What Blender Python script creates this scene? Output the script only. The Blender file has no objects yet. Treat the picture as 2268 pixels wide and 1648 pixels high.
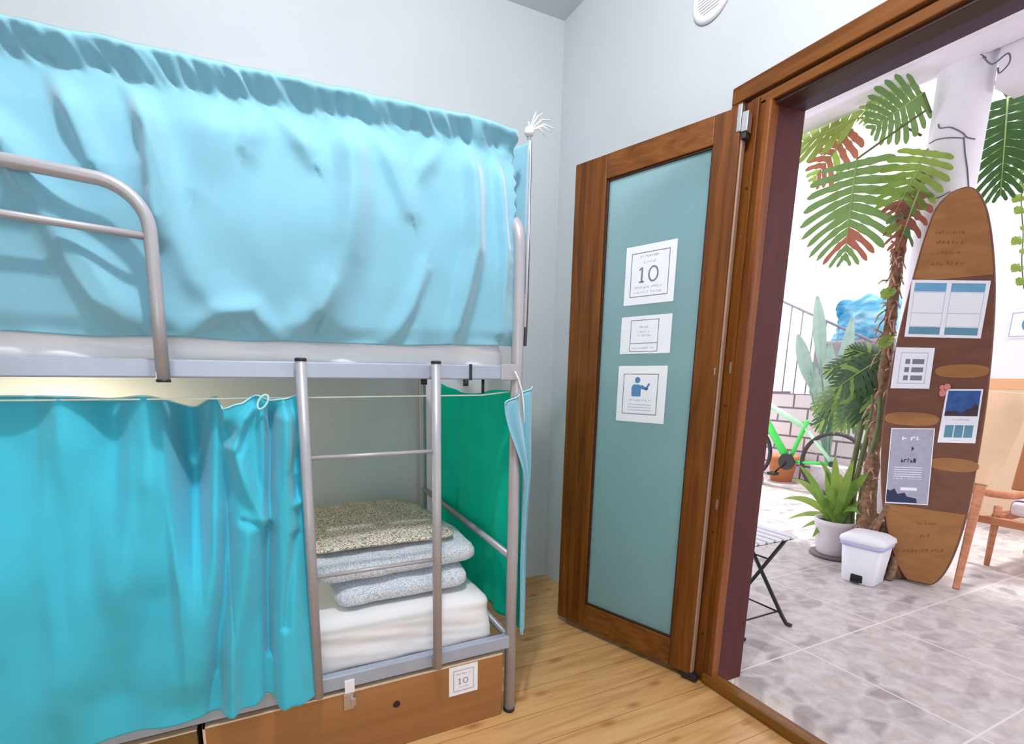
import bpy, bmesh, math, random
from mathutils import Vector, Matrix, noise as mnoise
V = Vector
PI = math.pi
scene = bpy.context.scene
COL = scene.collection

# ------------------------------------------------------------------ camera
FPX, PX, PY = 1104.9, 1054.6, 1036.0
YAW, PITCH, ROLL = 0.4332, -0.1827, 0.0092
CAM = V((-1.606, -2.4524, 1.2))
_f = V((math.sin(YAW) * math.cos(PITCH), math.cos(YAW) * math.cos(PITCH), math.sin(PITCH)))
_r = V((math.cos(YAW), -math.sin(YAW), 0))
_u = _r.cross(_f)
RT = math.cos(ROLL) * _r + math.sin(ROLL) * _u
UP = -math.sin(ROLL) * _r + math.cos(ROLL) * _u
FW = _f
cd = bpy.data.cameras.new('camera')
cam = bpy.data.objects.new('camera', cd)
COL.objects.link(cam)
cam.matrix_world = Matrix(((RT.x, UP.x, -FW.x, CAM.x), (RT.y, UP.y, -FW.y, CAM.y), (RT.z, UP.z, -FW.z, CAM.z), (0, 0, 0, 1)))
cd.sensor_fit = 'HORIZONTAL'
cd.sensor_width = 36
cd.lens = FPX / 2268 * 36
cd.shift_x = (1134 - PX) / 2268
cd.shift_y = (PY - 824) / 2268
cd.clip_start = 0.02
scene.camera = cam

# ------------------------------------------------------------------ colour management, sky, lights
vs = scene.view_settings
vs.view_transform = 'Standard'
vs.look = 'None'
vs.exposure = 0.42
vs.gamma = 1.0
vs.use_curve_mapping = False
world = bpy.data.worlds.new('sky')
scene.world = world
world.use_nodes = True
bg = world.node_tree.nodes['Background']
bg.inputs[0].default_value = (0.97, 0.97, 1.0, 1)
bg.inputs[1].default_value = 1.55


def light(name, kind, loc, energy, color=(1, 1, 1), size=0.2, size_y=None, aim=None):
    d = bpy.data.lights.new(name, kind)
    d.energy = energy
    d.color = color
    if kind == 'AREA':
        d.size = size
        if size_y:
            d.shape = 'RECTANGLE'
            d.size_y = size_y
    elif kind == 'POINT':
        d.shadow_soft_size = size
    o = bpy.data.objects.new(name, d)
    o.location = loc
    if aim is not None:
        o.rotation_euler = (V(aim) - V(loc)).to_track_quat('-Z', 'Y').to_euler()
    COL.objects.link(o)
    return o


light('ceiling_lamp', 'POINT', (-1.38, -1.78, 2.85), 64, (0.98, 0.98, 1.0), 0.05)
light('rear_fill_light', 'AREA', (-1.9, -4.1, 1.15), 20, (0.95, 0.98, 1.0), 2.2, 1.5, (-1.2, 0, 0.7))  # added soft fill from behind the camera; no window is built there
light('bunk_reading_lamp', 'POINT', (-2.25, -0.30, 0.98), 6.0, (1.0, 0.80, 0.52), 0.05)
sun = light('sun', 'SUN', (4, 2, 6), 2.2, (1.0, 0.97, 0.93), aim=(3.2, 1.0, 0))
sun.data.angle = 0.12


# ------------------------------------------------------------------ helpers
def at(u, v, **k):
    """the point in the room seen at a photograph pixel, on the plane x=, y= or z="""
    d = FW + RT * ((u - PX) / FPX) - UP * ((v - PY) / FPX)
    (a, c), = k.items()
    i = 'xyz'.index(a)
    return CAM + d * ((c - CAM[i]) / d[i])


def on(u, v, p, n):
    d = FW + RT * ((u - PX) / FPX) - UP * ((v - PY) / FPX)
    return CAM + d * ((V(p) - CAM).dot(n) / d.dot(n))


def lin(c):
    c = c / 255
    return c / 12.92 if c <= 0.04045 else ((c + 0.055) / 1.055) ** 2.4


def rgb(r, g, b):
    return (lin(r), lin(g), lin(b), 1)


class Mat:
    def __init__(s, name):
        s.m = bpy.data.materials.new(name)
        s.m.use_nodes = True
        s.t = s.m.node_tree
        s.b = s.t.nodes['Principled BSDF']

    def n(s, kind, **k):
        nd = s.t.nodes.new(kind)
        for a, v in k.items():
            if a in nd.inputs:
                nd.inputs[a].default_value = v
            else:
                setattr(nd, a, v)
        return nd

    def l(s, a, b):
        s.t.links.new(a, b)

    def coords(s, scale=(1, 1, 1), rot=(0, 0, 0)):
        g = s.n('ShaderNodeNewGeometry')
        mp = s.n('ShaderNodeMapping')
        mp.inputs['Scale'].default_value = scale
        mp.inputs['Rotation'].default_value = rot
        s.l(g.outputs['Position'], mp.inputs['Vector'])
        return mp.outputs[0]

    def ramp(s, fac, stops):
        r = s.n('ShaderNodeValToRGB')
        e = r.color_ramp.elements
        while len(e) < len(stops):
            e.new(0.5)
        for i, (p, c) in enumerate(stops):
            e[i].position = p
            e[i].color = c
        s.l(fac, r.inputs[0])
        return r.outputs[0]

    def noise(s, vec, scale, detail=3, rough=0.5, dist=0.0):
        nd = s.n('ShaderNodeTexNoise')
        nd.inputs['Scale'].default_value = scale
        nd.inputs['Detail'].default_value = detail
        nd.inputs['Roughness'].default_value = rough
        nd.inputs['Distortion'].default_value = dist
        s.l(vec, nd.inputs['Vector'])
        return nd.outputs['Fac']

    def bump(s, h, strength=0.2, dist=0.01):
        bp = s.n('ShaderNodeBump')
        bp.inputs['Strength'].default_value = strength
        bp.inputs['Distance'].default_value = dist
        s.l(h, bp.inputs['Height'])
        s.l(bp.outputs[0], s.b.inputs['Normal'])

    def mix(s, fac, a, b, mode='MIX'):
        m = s.n('ShaderNodeMix', data_type='RGBA', blend_type=mode)
        for sock, val in ((m.inputs[0], fac), (m.inputs[6], a), (m.inputs[7], b)):
            if isinstance(val, (tuple, float, int)):
                sock.default_value = val
            else:
                s.l(val, sock)
        return m.outputs[2]


def plain(name, c, rough=0.6, metal=0.0, spec=0.5, vary=0.06, scale=14.0):
    """one colour with a faint mottling"""
    M = Mat(name)
    f = M.noise(M.coords(), scale, 4)
    lo = tuple(x * (1 - vary) for x in c[:3]) + (1,)
    hi = tuple(min(1, x * (1 + vary)) for x in c[:3]) + (1,)
    M.l(M.ramp(f, [(0.3, lo), (0.7, hi)]), M.b.inputs['Base Color'])
    M.b.inputs['Roughness'].default_value = rough
    M.b.inputs['Metallic'].default_value = metal
    M.b.inputs['Specular IOR Level'].default_value = spec
    return M.m


def wood(name, dark, mid, lite, along='z', rough=0.4, freq=1.0, spec=0.5):
    M = Mat(name)
    sc = {'x': (1.2, 22, 22), 'y': (22, 1.2, 22), 'z': (22, 22, 1.2)}[along]
    vec = M.coords(tuple(q * freq for q in sc))
    f = M.noise(vec, 1.6, 5, 0.6, 0.6)
    M.l(M.ramp(f, [(0.28, dark), (0.5, mid), (0.75, lite)]), M.b.inputs['Base Color'])
    M.b.inputs['Roughness'].default_value = rough
    M.b.inputs['Specular IOR Level'].default_value = spec
    M.bump(f, 0.08, 0.004)
    return M.m


def cloth(name, c, trans=0.25, weave=900, sheen=0.2, tc=None, rough=0.75):
    M = Mat(name)
    vec = M.coords()
    f = M.noise(vec, 6, 4)
    lo = tuple(x * 0.94 for x in c[:3]) + (1,)
    hi = tuple(min(1, x * 1.04) for x in c[:3]) + (1,)
    colr = M.ramp(f, [(0.3, lo), (0.7, hi)])
    M.l(colr, M.b.inputs['Base Color'])
    M.b.inputs['Roughness'].default_value = rough
    M.b.inputs['Sheen Weight'].default_value = sheen
    M.b.inputs['Specular IOR Level'].default_value = 0.25
    w = M.noise(vec, weave, 1)
    M.bump(w, 0.06, 0.001)
    tr = M.n('ShaderNodeBsdfTranslucent')
    if tc:
        tr.inputs['Color'].default_value = tc
    else:
        M.l(colr, tr.inputs['Color'])
    mx = M.n('ShaderNodeMixShader')
    mx.inputs[0].default_value = trans
    M.l(M.b.outputs[0], mx.inputs[1])
    M.l(tr.outputs[0], mx.inputs[2])
    M.l(mx.outputs[0], M.t.nodes['Material Output'].inputs[0])
    return M.m


# ---- mesh building
class B:
    def __init__(s):
        s.bm = bmesh.new()
        s.mi = 0

    def face(s, pts):
        vs_ = [s.bm.verts.new(p) for p in pts]
        f = s.bm.faces.new(vs_)
        f.material_index = s.mi
        return f

    def box(s, a, b):
        x0, y0, z0 = a
        x1, y1, z1 = b
        return s.hexa([V((x0, y0, z0)), V((x1, y0, z0)), V((x1, y1, z0)), V((x0, y1, z0))],
                      [V((x0, y0, z1)), V((x1, y0, z1)), V((x1, y1, z1)), V((x0, y1, z1))])

    def hexa(s, lo, hi):
        a = [s.bm.verts.new(p) for p in lo]
        b = [s.bm.verts.new(p) for p in hi]
        n = len(a)
        fs = [s.bm.faces.new(list(reversed(a))), s.bm.faces.new(b)]
        for i in range(n):
            j = (i + 1) % n
            fs.append(s.bm.faces.new((a[i], a[j], b[j], b[i])))
        for f in fs:
            f.material_index = s.mi
        return fs

    def prism(s, pts, off):
        """a polygon (3-D points) pushed out along the vector off"""
        return s.hexa([V(p) for p in pts], [V(p) + V(off) for p in pts])

    def tube(s, pts, r, n=10, cap=True, closed=False):
        pts = [V(p) for p in pts]
        m = len(pts)
        rr = r if isinstance(r, (list, tuple)) else [r] * m
        rings = []
        prev = None
        for i, p in enumerate(pts):
            if closed:
                t = pts[(i + 1) % m] - pts[i - 1]
            else:
                t = pts[min(i + 1, m - 1)] - pts[max(i - 1, 0)]
            t.normalize()
            if prev is None:
                a = V((0, 0, 1)) if abs(t.z) < 0.9 else V((1, 0, 0))
                e = t.cross(a).normalized()
            else:
                e = (prev - t * prev.dot(t)).normalized()
            prev = e
            g = t.cross(e)
            rings.append([s.bm.verts.new(p + (e * math.cos(2 * PI * k / n) + g * math.sin(2 * PI * k / n)) * rr[i]) for k in range(n)])
        for i in range(m if closed else m - 1):
            A, Bq = rings[i], rings[(i + 1) % m]
            for k in range(n):
                f = s.bm.faces.new((A[k], A[(k + 1) % n], Bq[(k + 1) % n], Bq[k]))
                f.smooth = True
                f.material_index = s.mi
        if cap and not closed:
            s.bm.faces.new(list(reversed(rings[0]))).material_index = s.mi
            s.bm.faces.new(rings[-1]).material_index = s.mi
        return s

    def lathe(s, prof, c, n=32, axis=V((0, 0, 1)), ex=V((1, 0, 0)), sx=1, sy=1):
        c = V(c)
        ey = axis.cross(ex)
        rings = []
        for r, h in prof:
            rings.append([s.bm.verts.new(c + axis * h + ex * (math.cos(2 * PI * k / n) * r * sx) + ey * (math.sin(2 * PI * k / n) * r * sy)) for k in range(n)])
        for A, Bq in zip(rings, rings[1:]):
            for k in range(n):
                f = s.bm.faces.new((A[k], A[(k + 1) % n], Bq[(k + 1) % n], Bq[k]))
                f.smooth = True
                f.material_index = s.mi
        s.bm.faces.new(list(reversed(rings[0]))).material_index = s.mi
        s.bm.faces.new(rings[-1]).material_index = s.mi
        return s

    def grid(s, fn, nu, nv, smooth=True):
        vs_ = [[s.bm.verts.new(fn(i / nu, j / nv)) for j in range(nv + 1)] for i in range(nu + 1)]
        for i in range(nu):
            for j in range(nv):
                f = s.bm.faces.new((vs_[i][j], vs_[i + 1][j], vs_[i + 1][j + 1], vs_[i][j + 1]))
                f.smooth = smooth
                f.material_index = s.mi
        return s

    def done(s, name, mats, parent=None, bevel=0.0, solid=0.0, base=None, segs=2, weld=False):
        if weld:
            bmesh.ops.remove_doubles(s.bm, verts=s.bm.verts, dist=1e-5)
        bmesh.ops.recalc_face_normals(s.bm, faces=s.bm.faces)
        org = V((0, 0, 0))
        if parent is not None:
            org = ORG[parent]
        elif base is not None:
            org = V(base)
        if org.length:
            bmesh.ops.translate(s.bm, verts=s.bm.verts, vec=-org)
        me = bpy.data.meshes.new(name)
        s.bm.to_mesh(me)
        s.bm.free()
        for m in mats if isinstance(mats, (list, tuple)) else [mats]:
            me.materials.append(m)
        o = bpy.data.objects.new(name, me)
        COL.objects.link(o)
        ORG[o] = org
        if parent is not None:
            o.parent = parent
        else:
            o.location = org
        if solid:
            md = o.modifiers.new('thickness', 'SOLIDIFY')
            md.thickness = solid
            md.offset = 0
        if bevel:
            md = o.modifiers.new('bevel', 'BEVEL')
            md.width = bevel
            md.segments = segs
            md.limit_method = 'ANGLE'
            md.angle_limit = math.radians(40)
        return o


ORG = {}


def thing(name, loc, label, cat, group=None):
    o = bpy.data.objects.new(name, None)
    COL.objects.link(o)
    o.location = loc
    o.empty_display_size = 0.1
    ORG[o] = V(loc)
    return tag(o, label, cat, group)


def tag(o, label, cat, group=None, kind=None):
    o['label'] = label
    o['category'] = cat
    if group:
        o['group'] = group
    if kind:
        o['kind'] = kind
    return o


def struct(o, label=None, cat=None):
    o['kind'] = 'structure'
    if label:
        o['label'] = label
        o['category'] = cat
    return o


def lerp(a, b, t):
    return a + (b - a) * t


def smooth(a, b, x):
    t = max(0.0, min(1.0, (x - a) / (b - a)))
    return t * t * (3 - 2 * t)


def interp(tab, x):
    if x <= tab[0][0]:
        return tab[0][1]
    for (x0, y0), (x1, y1) in zip(tab, tab[1:]):
        if x <= x1:
            t = (x - x0) / (x1 - x0)
            t = t * t * (3 - 2 * t)
            return y0 + (y1 - y0) * t
    return tab[-1][1]


def catmull(pts, per=6):
    pts = [V(p) for p in pts]
    P = [pts[0]] + pts + [pts[-1]]
    out = []
    for i in range(1, len(P) - 2):
        p0, p1, p2, p3 = P[i - 1], P[i], P[i + 1], P[i + 2]
        for k in range(per):
            t = k / per
            out.append(0.5 * ((2 * p1) + (p2 - p0) * t + (2 * p0 - 5 * p1 + 4 * p2 - p3) * t * t + (3 * p1 - p0 - 3 * p2 + p3) * t ** 3))
    out.append(pts[-1])
    return out


def segdist(px, pz, poly):
    best = (9, 0, 0)
    n = len(poly) - 1
    for i in range(n):
        ax, az = poly[i]
        bx, bz = poly[i + 1]
        dx, dz = bx - ax, bz - az
        L2 = dx * dx + dz * dz
        t = max(0, min(1, ((px - ax) * dx + (pz - az) * dz) / L2))
        qx, qz = ax + dx * t - px, az + dz * t - pz
        d = math.hypot(qx, qz)
        if d < best[0]:
            side = 1 if (dx * (pz - az) - dz * (px - ax)) > 0 else -1
            best = (d, side, (i + t) / n)
    return best


# ------------------------------------------------------------------ materials
Mwall = Mat('white_plaster')
_v = Mwall.coords()
_n = Mwall.noise(_v, 2.2, 4)
Mwall.l(Mwall.ramp(_n, [(0.3, rgb(204, 210, 214)), (0.7, rgb(210, 215, 219))]), Mwall.b.inputs['Base Color'])
Mwall.b.inputs['Roughness'].default_value = 0.8
Mwall.b.inputs['Specular IOR Level'].default_value = 0.25
Mwall.bump(Mwall.noise(_v, 60, 3), 0.05, 0.003)
M_WALL = Mwall.m
M_PATIO_WALL = plain('patio_white_paint', rgb(240, 238, 246), 0.8, vary=0.02)
M_SOFFIT = plain('patio_ceiling_paint', rgb(238, 232, 242), 0.8, vary=0.02)
M_DADO = plain('tan_dado_paint', rgb(226, 196, 165), 0.6, vary=0.015)
M_STRIPE = plain('orange_stripe_paint', rgb(232, 176, 128), 0.6, vary=0.015)

# pine plank floor
Mf = Mat('pine_floor')
_c = Mf.coords()
_br = Mf.n('ShaderNodeTexBrick', offset=0.5)
_br.inputs['Scale'].default_value = 1
_br.inputs['Brick Width'].default_value = 2.4
_br.inputs['Row Height'].default_value = 0.135
_br.inputs['Mortar Size'].default_value = 0.0012
_br.inputs['Color1'].default_value = (0.25, 0.25, 0.25, 1)
_br.inputs['Color2'].default_value = (0.75, 0.75, 0.75, 1)
_br.inputs['Mortar'].default_value = (0, 0, 0, 1)
Mf.l(_c, _br.inputs['Vector'])
_g = Mf.noise(Mf.coords((1.1, 13, 13)), 1.7, 6, 0.62, 0.9)
_fl = Mf.ramp(_g, [(0.25, rgb(172, 122, 70)), (0.5, rgb(210, 160, 104)), (0.75, rgb(224, 182, 126))])
_kn = Mf.n('ShaderNodeTexVoronoi', feature='F1')
_kn.inputs['Scale'].default_value = 1.0
_kn.inputs['Randomness'].default_value = 1.0
Mf.l(Mf.coords((4.2, 10.5, 1)), _kn.inputs['Vector'])
_kf = Mf.ramp(_kn.outputs['Distance'], [(0.03, rgb(120, 75, 40)), (0.10, rgb(205, 165, 115)), (0.2, (1, 1, 1, 1))])
_fl = Mf.mix(0.55, _fl, _kf, 'MULTIPLY')
_fl = Mf.mix(0.16, _fl, _br.outputs['Color'], 'OVERLAY')
_gap = Mf.ramp(_br.outputs['Fac'], [(0.0, (1, 1, 1, 1)), (1.0, rgb(120, 85, 55))])
_fl = Mf.mix(0.7, _fl, _gap, 'MULTIPLY')
Mf.l(_fl, Mf.b.inputs['Base Color'])
Mf.b.inputs['Roughness'].default_value = 0.32
M_FLOOR = Mf.m

# patio floor: big tiles printed with pebbles
Mp = Mat('pebble_patio_tile')
_c = Mp.coords()
_w = Mp.n('ShaderNodeTexNoise')
_w.inputs['Scale'].default_value = 5
Mp.l(_c, _w.inputs['Vector'])
_wv = Mp.mix(0.07, _c, _w.outputs['Color'], 'ADD')
_vo = Mp.n('ShaderNodeTexVoronoi', feature='F1')
_vo.inputs['Scale'].default_value = 1.0
_mp2 = Mp.n('ShaderNodeMapping')
_mp2.inputs['Scale'].default_value = (7.5, 11.5, 1)
_mp2.inputs['Rotation'].default_value = (0, 0, 0.5)
Mp.l(_wv, _mp2.inputs['Vector'])
Mp.l(_mp2.outputs[0], _vo.inputs['Vector'])
_ve = Mp.n('ShaderNodeTexVoronoi', feature='DISTANCE_TO_EDGE')
Mp.l(_mp2.outputs[0], _ve.inputs['Vector'])
_ve.inputs['Scale'].default_value = 1.0
_hue = Mp.ramp(_vo.outputs['Color'], [(0.15, rgb(172, 162, 164)), (0.35, rgb(198, 190, 191)), (0.6, rgb(214, 208, 208)), (0.85, rgb(206, 194, 188))])
_edge = Mp.ramp(_ve.outputs['Distance'], [(0.02, rgb(214, 206, 206)), (0.16, (0, 0, 0, 1))])
_ef = Mp.ramp(_ve.outputs['Distance'], [(0.03, (0.75, 0.75, 0.75, 1)), (0.17, (0, 0, 0, 1))])
_col = Mp.mix(_ef, _hue, rgb(212, 205, 206))
_st = Mp.noise(Mp.coords((1, 1, 1)), 14, 6, 0.65)
_col = Mp.mix(0.6, _col, Mp.ramp(_st, [(0.3, rgb(190, 182, 182)), (0.62, (1, 1, 1, 1))]), 'MULTIPLY')
_bt = Mp.n('ShaderNodeTexBrick', offset=0.0)
_bt.inputs['Scale'].default_value = 1
_bt.inputs['Brick Width'].default_value = 0.6
_bt.inputs['Row Height'].default_value = 0.6
_bt.inputs['Mortar Size'].default_value = 0.004
_bt.inputs['Mortar Smooth'].default_value = 0.2
Mp.l(_c, _bt.inputs['Vector'])
_col = Mp.mix(_bt.outputs['Fac'], _col, rgb(226, 220, 220))
Mp.l(_col, Mp.b.inputs['Base Color'])
Mp.b.inputs['Roughness'].default_value = 0.5
Mp.bump(_ve.outputs['Distance'], 0.15, 0.01)
M_PATIO = Mp.m

M_DOOR = wood('varnished_oak', rgb(78, 40, 10), rgb(108, 60, 17), rgb(130, 78, 28), 'z', 0.42, 1.0, 0.3)
M_DOORH = wood('varnished_oak_head', rgb(84, 46, 13), rgb(116, 68, 24), rgb(138, 88, 38), 'y', 0.42, 1.0, 0.3)
M_SILL = wood('varnished_oak_sill', rgb(94, 54, 14), rgb(126, 80, 28), rgb(154, 104, 44), 'y', 0.38, 1.0, 0.4)
M_DOORL = wood('varnished_oak_bead', rgb(94, 48, 18), rgb(124, 68, 30), rgb(148, 88, 44), 'z', 0.42, 1.0, 0.3)
M_DOORDARK = plain('dark_rebate', rgb(58, 26, 14), 0.5)
M_MAROON = wood('maroon_paint', rgb(70, 24, 26), rgb(76, 28, 30), rgb(84, 32, 34), 'z', 0.5, 1.0, 0.3)
M_MAROONH = wood('maroon_shade_head', rgb(72, 56, 76), rgb(80, 62, 84), rgb(88, 70, 92), 'y', 0.5, 1.0, 0.3)  # same maroon paint; the purple of its shade is put into the colour
M_SEAL = plain('grey_seal', rgb(170, 140, 120), 0.5)
M_STEEL = plain('brushed_steel', rgb(200, 200, 205), 0.3, 0.9)
M_GREY = plain('grey_bed_paint', rgb(172, 170, 176), 0.38, 0.2, vary=0.04)
M_GREYRAIL = plain('grey_rail_paint', rgb(166, 176, 194), 0.36, 0.15, vary=0.05)
M_BLACK = plain('black_plastic', rgb(30, 30, 34), 0.5)
M_BLKMETAL = plain('black_painted_metal', rgb(36, 34, 38), 0.4)
M_WHITE = plain('white_plastic', rgb(236, 236, 244), 0.4, vary=0.015)
M_PAPER = plain('white_paper', rgb(240, 242, 250), 0.7, vary=0.01)
M_PAPERGREY = plain('lavender_grey_print', rgb(168, 168, 186), 0.6, vary=0.08, scale=30)
M_INK = plain('grey_ink', rgb(122, 126, 142), 0.7)
M_INKLITE = plain('pale_grey_ink', rgb(178, 186, 206), 0.7)
M_BLUEINK = plain('blue_ink', rgb(84, 134, 184), 0.7)
M_HEADBLUE = plain('sky_blue_print', rgb(108, 166, 204), 0.6)
M_TEALPRINT = plain('teal_print', rgb(96, 148, 170), 0.6)
M_NAVY = plain('navy_print', rgb(36, 46, 82), 0.6)
M_NAVY2 = plain('deep_blue_print', rgb(46, 84, 148), 0.6, vary=0.3, scale=24)
M_DUSK = plain('dusk_brown_print', rgb(64, 46, 58), 0.6, vary=0.3, scale=30)
M_PINK = plain('pink_tape', rgb(214, 130, 128), 0.6)
M_MDF = wood('mdf_front', rgb(144, 98, 54), rgb(156, 108, 62), rgb(168, 118, 72), 'x', 0.55, 0.35)
M_MDF2 = wood('olive_mdf_front', rgb(118, 88, 42), rgb(128, 96, 48), rgb(138, 104, 54), 'x', 0.55, 0.35)
M_EDGE = plain('pale_edge_band', rgb(222, 200, 175), 0.5)
M_HOLE = plain('dark_hole', rgb(48, 18, 10), 0.8)
M_CYAN_LIT = cloth('lit_cyan_cotton', (0.25, 0.57, 0.72, 1), 0.18, sheen=0.8)  # one fabric with the lower curtain; lit paleness put into the colour
M_CYAN_SHADE = cloth('shaded_cyan_cotton', (0.055, 0.53, 0.70, 1), 0.07, sheen=0.3)  # same fabric, coloured as deep as it looks in shade
M_GREEN = cloth('green_cast_cotton', (0.003, 0.78, 0.62, 1), 0.6, sheen=0.05)  # same cyan cloth; the green cast of the light is in the colour
M_SHEET = cloth('white_sheet', rgb(248, 248, 252), 0.1, sheen=0.1)
M_STRING = plain('white_string', rgb(238, 242, 232), 0.7)
M_TREAD = plain('white_trim_thread', rgb(176, 232, 236), 0.8)

Mg = Mat('frosted_glass')
_f2 = Mg.noise(Mg.coords((1.0, 1.0, 0.6)), 2.0, 3)
Mg.l(Mg.ramp(_f2, [(0.3, rgb(190, 230, 236)), (0.7, rgb(206, 240, 244))]), Mg.b.inputs['Base Color'])
Mg.b.inputs['Roughness'].default_value = 0.55
Mg.b.inputs['Transmission Weight'].default_value = 0.72
Mg.b.inputs['IOR'].default_value = 1.25
M_GLASS = Mg.m

Md = Mat('speckled_duvet')
_c = Md.coords()
_s1 = Md.noise(_c, 240, 3, 0.7)
_s2 = Md.noise(_c, 9, 3)
_dc = Md.ramp(_s1, [(0.36, rgb(150, 162, 180)), (0.5, rgb(204, 212, 222)), (0.64, rgb(236, 238, 244))])
Md.l(_dc, Md.b.inputs['Base Color'])
Md.b.inputs['Roughness'].default_value = 0.9
Md.b.inputs['Sheen Weight'].default_value = 0.2
Md.bump(_s2, 0.5, 0.02)
M_DUVET = Md.m
Mb = Mat('scribble_topcloth')  # duvet top pattern, with the shade over it put into the beige
_c = Mb.coords()
_wv = Mb.n('ShaderNodeTexWave', wave_type='BANDS')
_wv.inputs['Scale'].default_value = 12
_wv.inputs['Distortion'].default_value = 30
_wv.inputs['Detail'].default_value = 4
_wv.inputs['Detail Scale'].default_value = 2.2
Mb.l(_c, _wv.inputs['Vector'])
_pc = Mb.ramp(_wv.outputs['Fac'], [(0.10, rgb(150, 140, 120)), (0.34, rgb(206, 198, 182)), (0.8, rgb(236, 230, 220))])
_pc = Mb.mix(0.5, _pc, Mb.ramp(Mb.noise(_c, 230, 3, 0.7), [(0.35, rgb(150, 140, 125)), (0.6, (1, 1, 1, 1))]), 'MULTIPLY')
Mb.l(_pc, Mb.b.inputs['Base Color'])
Mb.b.inputs['Roughness'].default_value = 0.9
M_TOPCLOTH = Mb.m

M_BOARD_TAN = wood('tan_board', rgb(144, 96, 52), rgb(156, 106, 58), rgb(168, 118, 68), 'y', 0.5, 0.5)
M_BOARD_BROWN = wood('brown_board', rgb(96, 58, 40), rgb(110, 68, 50), rgb(120, 76, 56), 'y', 0.5, 0.5)
M_BOARD_MARK = plain('burnt_brown', rgb(130, 84, 46), 0.7)
M_PALEWOOD = plain('pale_wood', rgb(220, 184, 150), 0.5, vary=.03)
M_CHAIRWOOD = wood('reddish_wood', rgb(168, 106, 74), rgb(190, 126, 92), rgb(210, 148, 112), 'y', 0.5)
M_BROWNCLOTH = cloth('brown_canvas', rgb(178, 118, 80), 0.1)


def leafmat(name, c, tc, tr=0.45, vary=0.25):
    M = Mat(name)
    f = M.noise(M.coords(), 16, 3)
    lo = tuple(x * (1 - vary) for x in c[:3]) + (1,)
    hi = tuple(min(1, x * (1 + vary)) for x in c[:3]) + (1,)
    M.l(M.ramp(f, [(0.3, lo), (0.7, hi)]), M.b.inputs['Base Color'])
    M.b.inputs['Roughness'].default_value = 0.35
    t = M.n('ShaderNodeBsdfTranslucent')
    t.inputs['Color'].default_value = tc
    mx = M.n('ShaderNodeMixShader')
    mx.inputs[0].default_value = tr
    M.l(M.b.outputs[0], mx.inputs[1])
    M.l(t.outputs[0], mx.inputs[2])
    M.l(mx.outputs[0], M.t.nodes['Material Output'].inputs[0])
    return M.m


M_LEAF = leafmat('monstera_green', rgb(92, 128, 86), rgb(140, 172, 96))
M_LEAFY = leafmat('yellow_green', rgb(124, 160, 72), rgb(172, 196, 96), 0.45)  # lighter yellow-green leaf tone
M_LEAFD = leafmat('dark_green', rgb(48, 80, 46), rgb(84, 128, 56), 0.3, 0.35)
M_LEAFB = leafmat('withered_brown', rgb(150, 92, 78), rgb(190, 120, 96), 0.4)
M_LEAFG = leafmat('grey_green', rgb(150, 178, 166), rgb(190, 214, 200), 0.4, 0.12)
M_STRAP = leafmat('bright_green', rgb(104, 146, 62), rgb(160, 190, 90), 0.4, 0.4)
M_RIB = leafmat('pale_rib', rgb(170, 196, 120), rgb(190, 210, 140), 0.2, 0.1)
M_STEM = plain('green_stem', rgb(96, 108, 62), 0.6, vary=0.25)
M_BARK = plain('brown_fibre', rgb(132, 100, 78), 0.9, vary=0.45, scale=40)
M_BARKP = plain('pink_brown_root', rgb(190, 150, 130), 0.85, vary=0.35, scale=30)
M_SOIL = plain('dark_soil', rgb(62, 48, 40), 0.95, vary=0.4, scale=60)
M_POT = plain('white_glazed_pot', rgb(222, 214, 220), 0.4, vary=0.05)
M_TERRA = plain('terracotta', rgb(222, 140, 92), 0.7)
M_BIKE = plain('lime_green_paint', rgb(74, 214, 92), 0.3)
M_BIKEL = plain('pale_mint_paint', rgb(176, 232, 190), 0.3)
M_TYRE = plain('black_tyre', rgb(62, 56, 64), 0.7)
M_RAILING = plain('grey_iron', rgb(140, 136, 150), 0.5)
M_TARP = Mat('blue_tarpaulin')
_f3 = M_TARP.noise(M_TARP.coords((1, 1, 3.0)), 2.4, 5, 0.6, 0.6)
M_TARP.l(M_TARP.ramp(_f3, [(0.3, rgb(40, 150, 205)), (0.5, rgb(120, 195, 228)), (0.7, rgb(205, 230, 242))]), M_TARP.b.inputs['Base Color'])
M_TARP = M_TARP.m
M_STONE = plain('grey_stone', rgb(168, 164, 160), 0.9, vary=0.2)
M_CABLE = plain('grey_cable', rgb(104, 104, 116), 0.6)

# pale block wall of the steps
Ms = Mat('pale_block_wall')
_bs = Ms.n('ShaderNodeTexBrick', offset=0.5)
_bs.inputs['Scale'].default_value = 1
_bs.inputs['Brick Width'].default_value = 0.36
_bs.inputs['Row Height'].default_value = 0.17
_bs.inputs['Mortar Size'].default_value = 0.012
_bs.inputs['Color1'].default_value = rgb(228, 214, 218)
_bs.inputs['Color2'].default_value = rgb(214, 204, 210)
_bs.inputs['Mortar'].default_value = rgb(120, 108, 116)
_mpb = Ms.n('ShaderNodeMapping')
_mpb.inputs['Rotation'].default_value = (0, PI / 2, PI / 2)
_gp = Ms.n('ShaderNodeNewGeometry')
_sx = Ms.n('ShaderNodeSeparateXYZ')
_cx = Ms.n('ShaderNodeCombineXYZ')
Ms.l(_gp.outputs['Position'], _sx.inputs[0])
Ms.l(_sx.outputs['Y'], _cx.inputs['X'])
Ms.l(_sx.outputs['Z'], _cx.inputs['Y'])
Ms.l(_cx.outputs[0], _bs.inputs['Vector'])
Ms.l(_bs.outputs['Color'], Ms.b.inputs['Base Color'])
M_BLOCK = Ms.m

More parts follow.
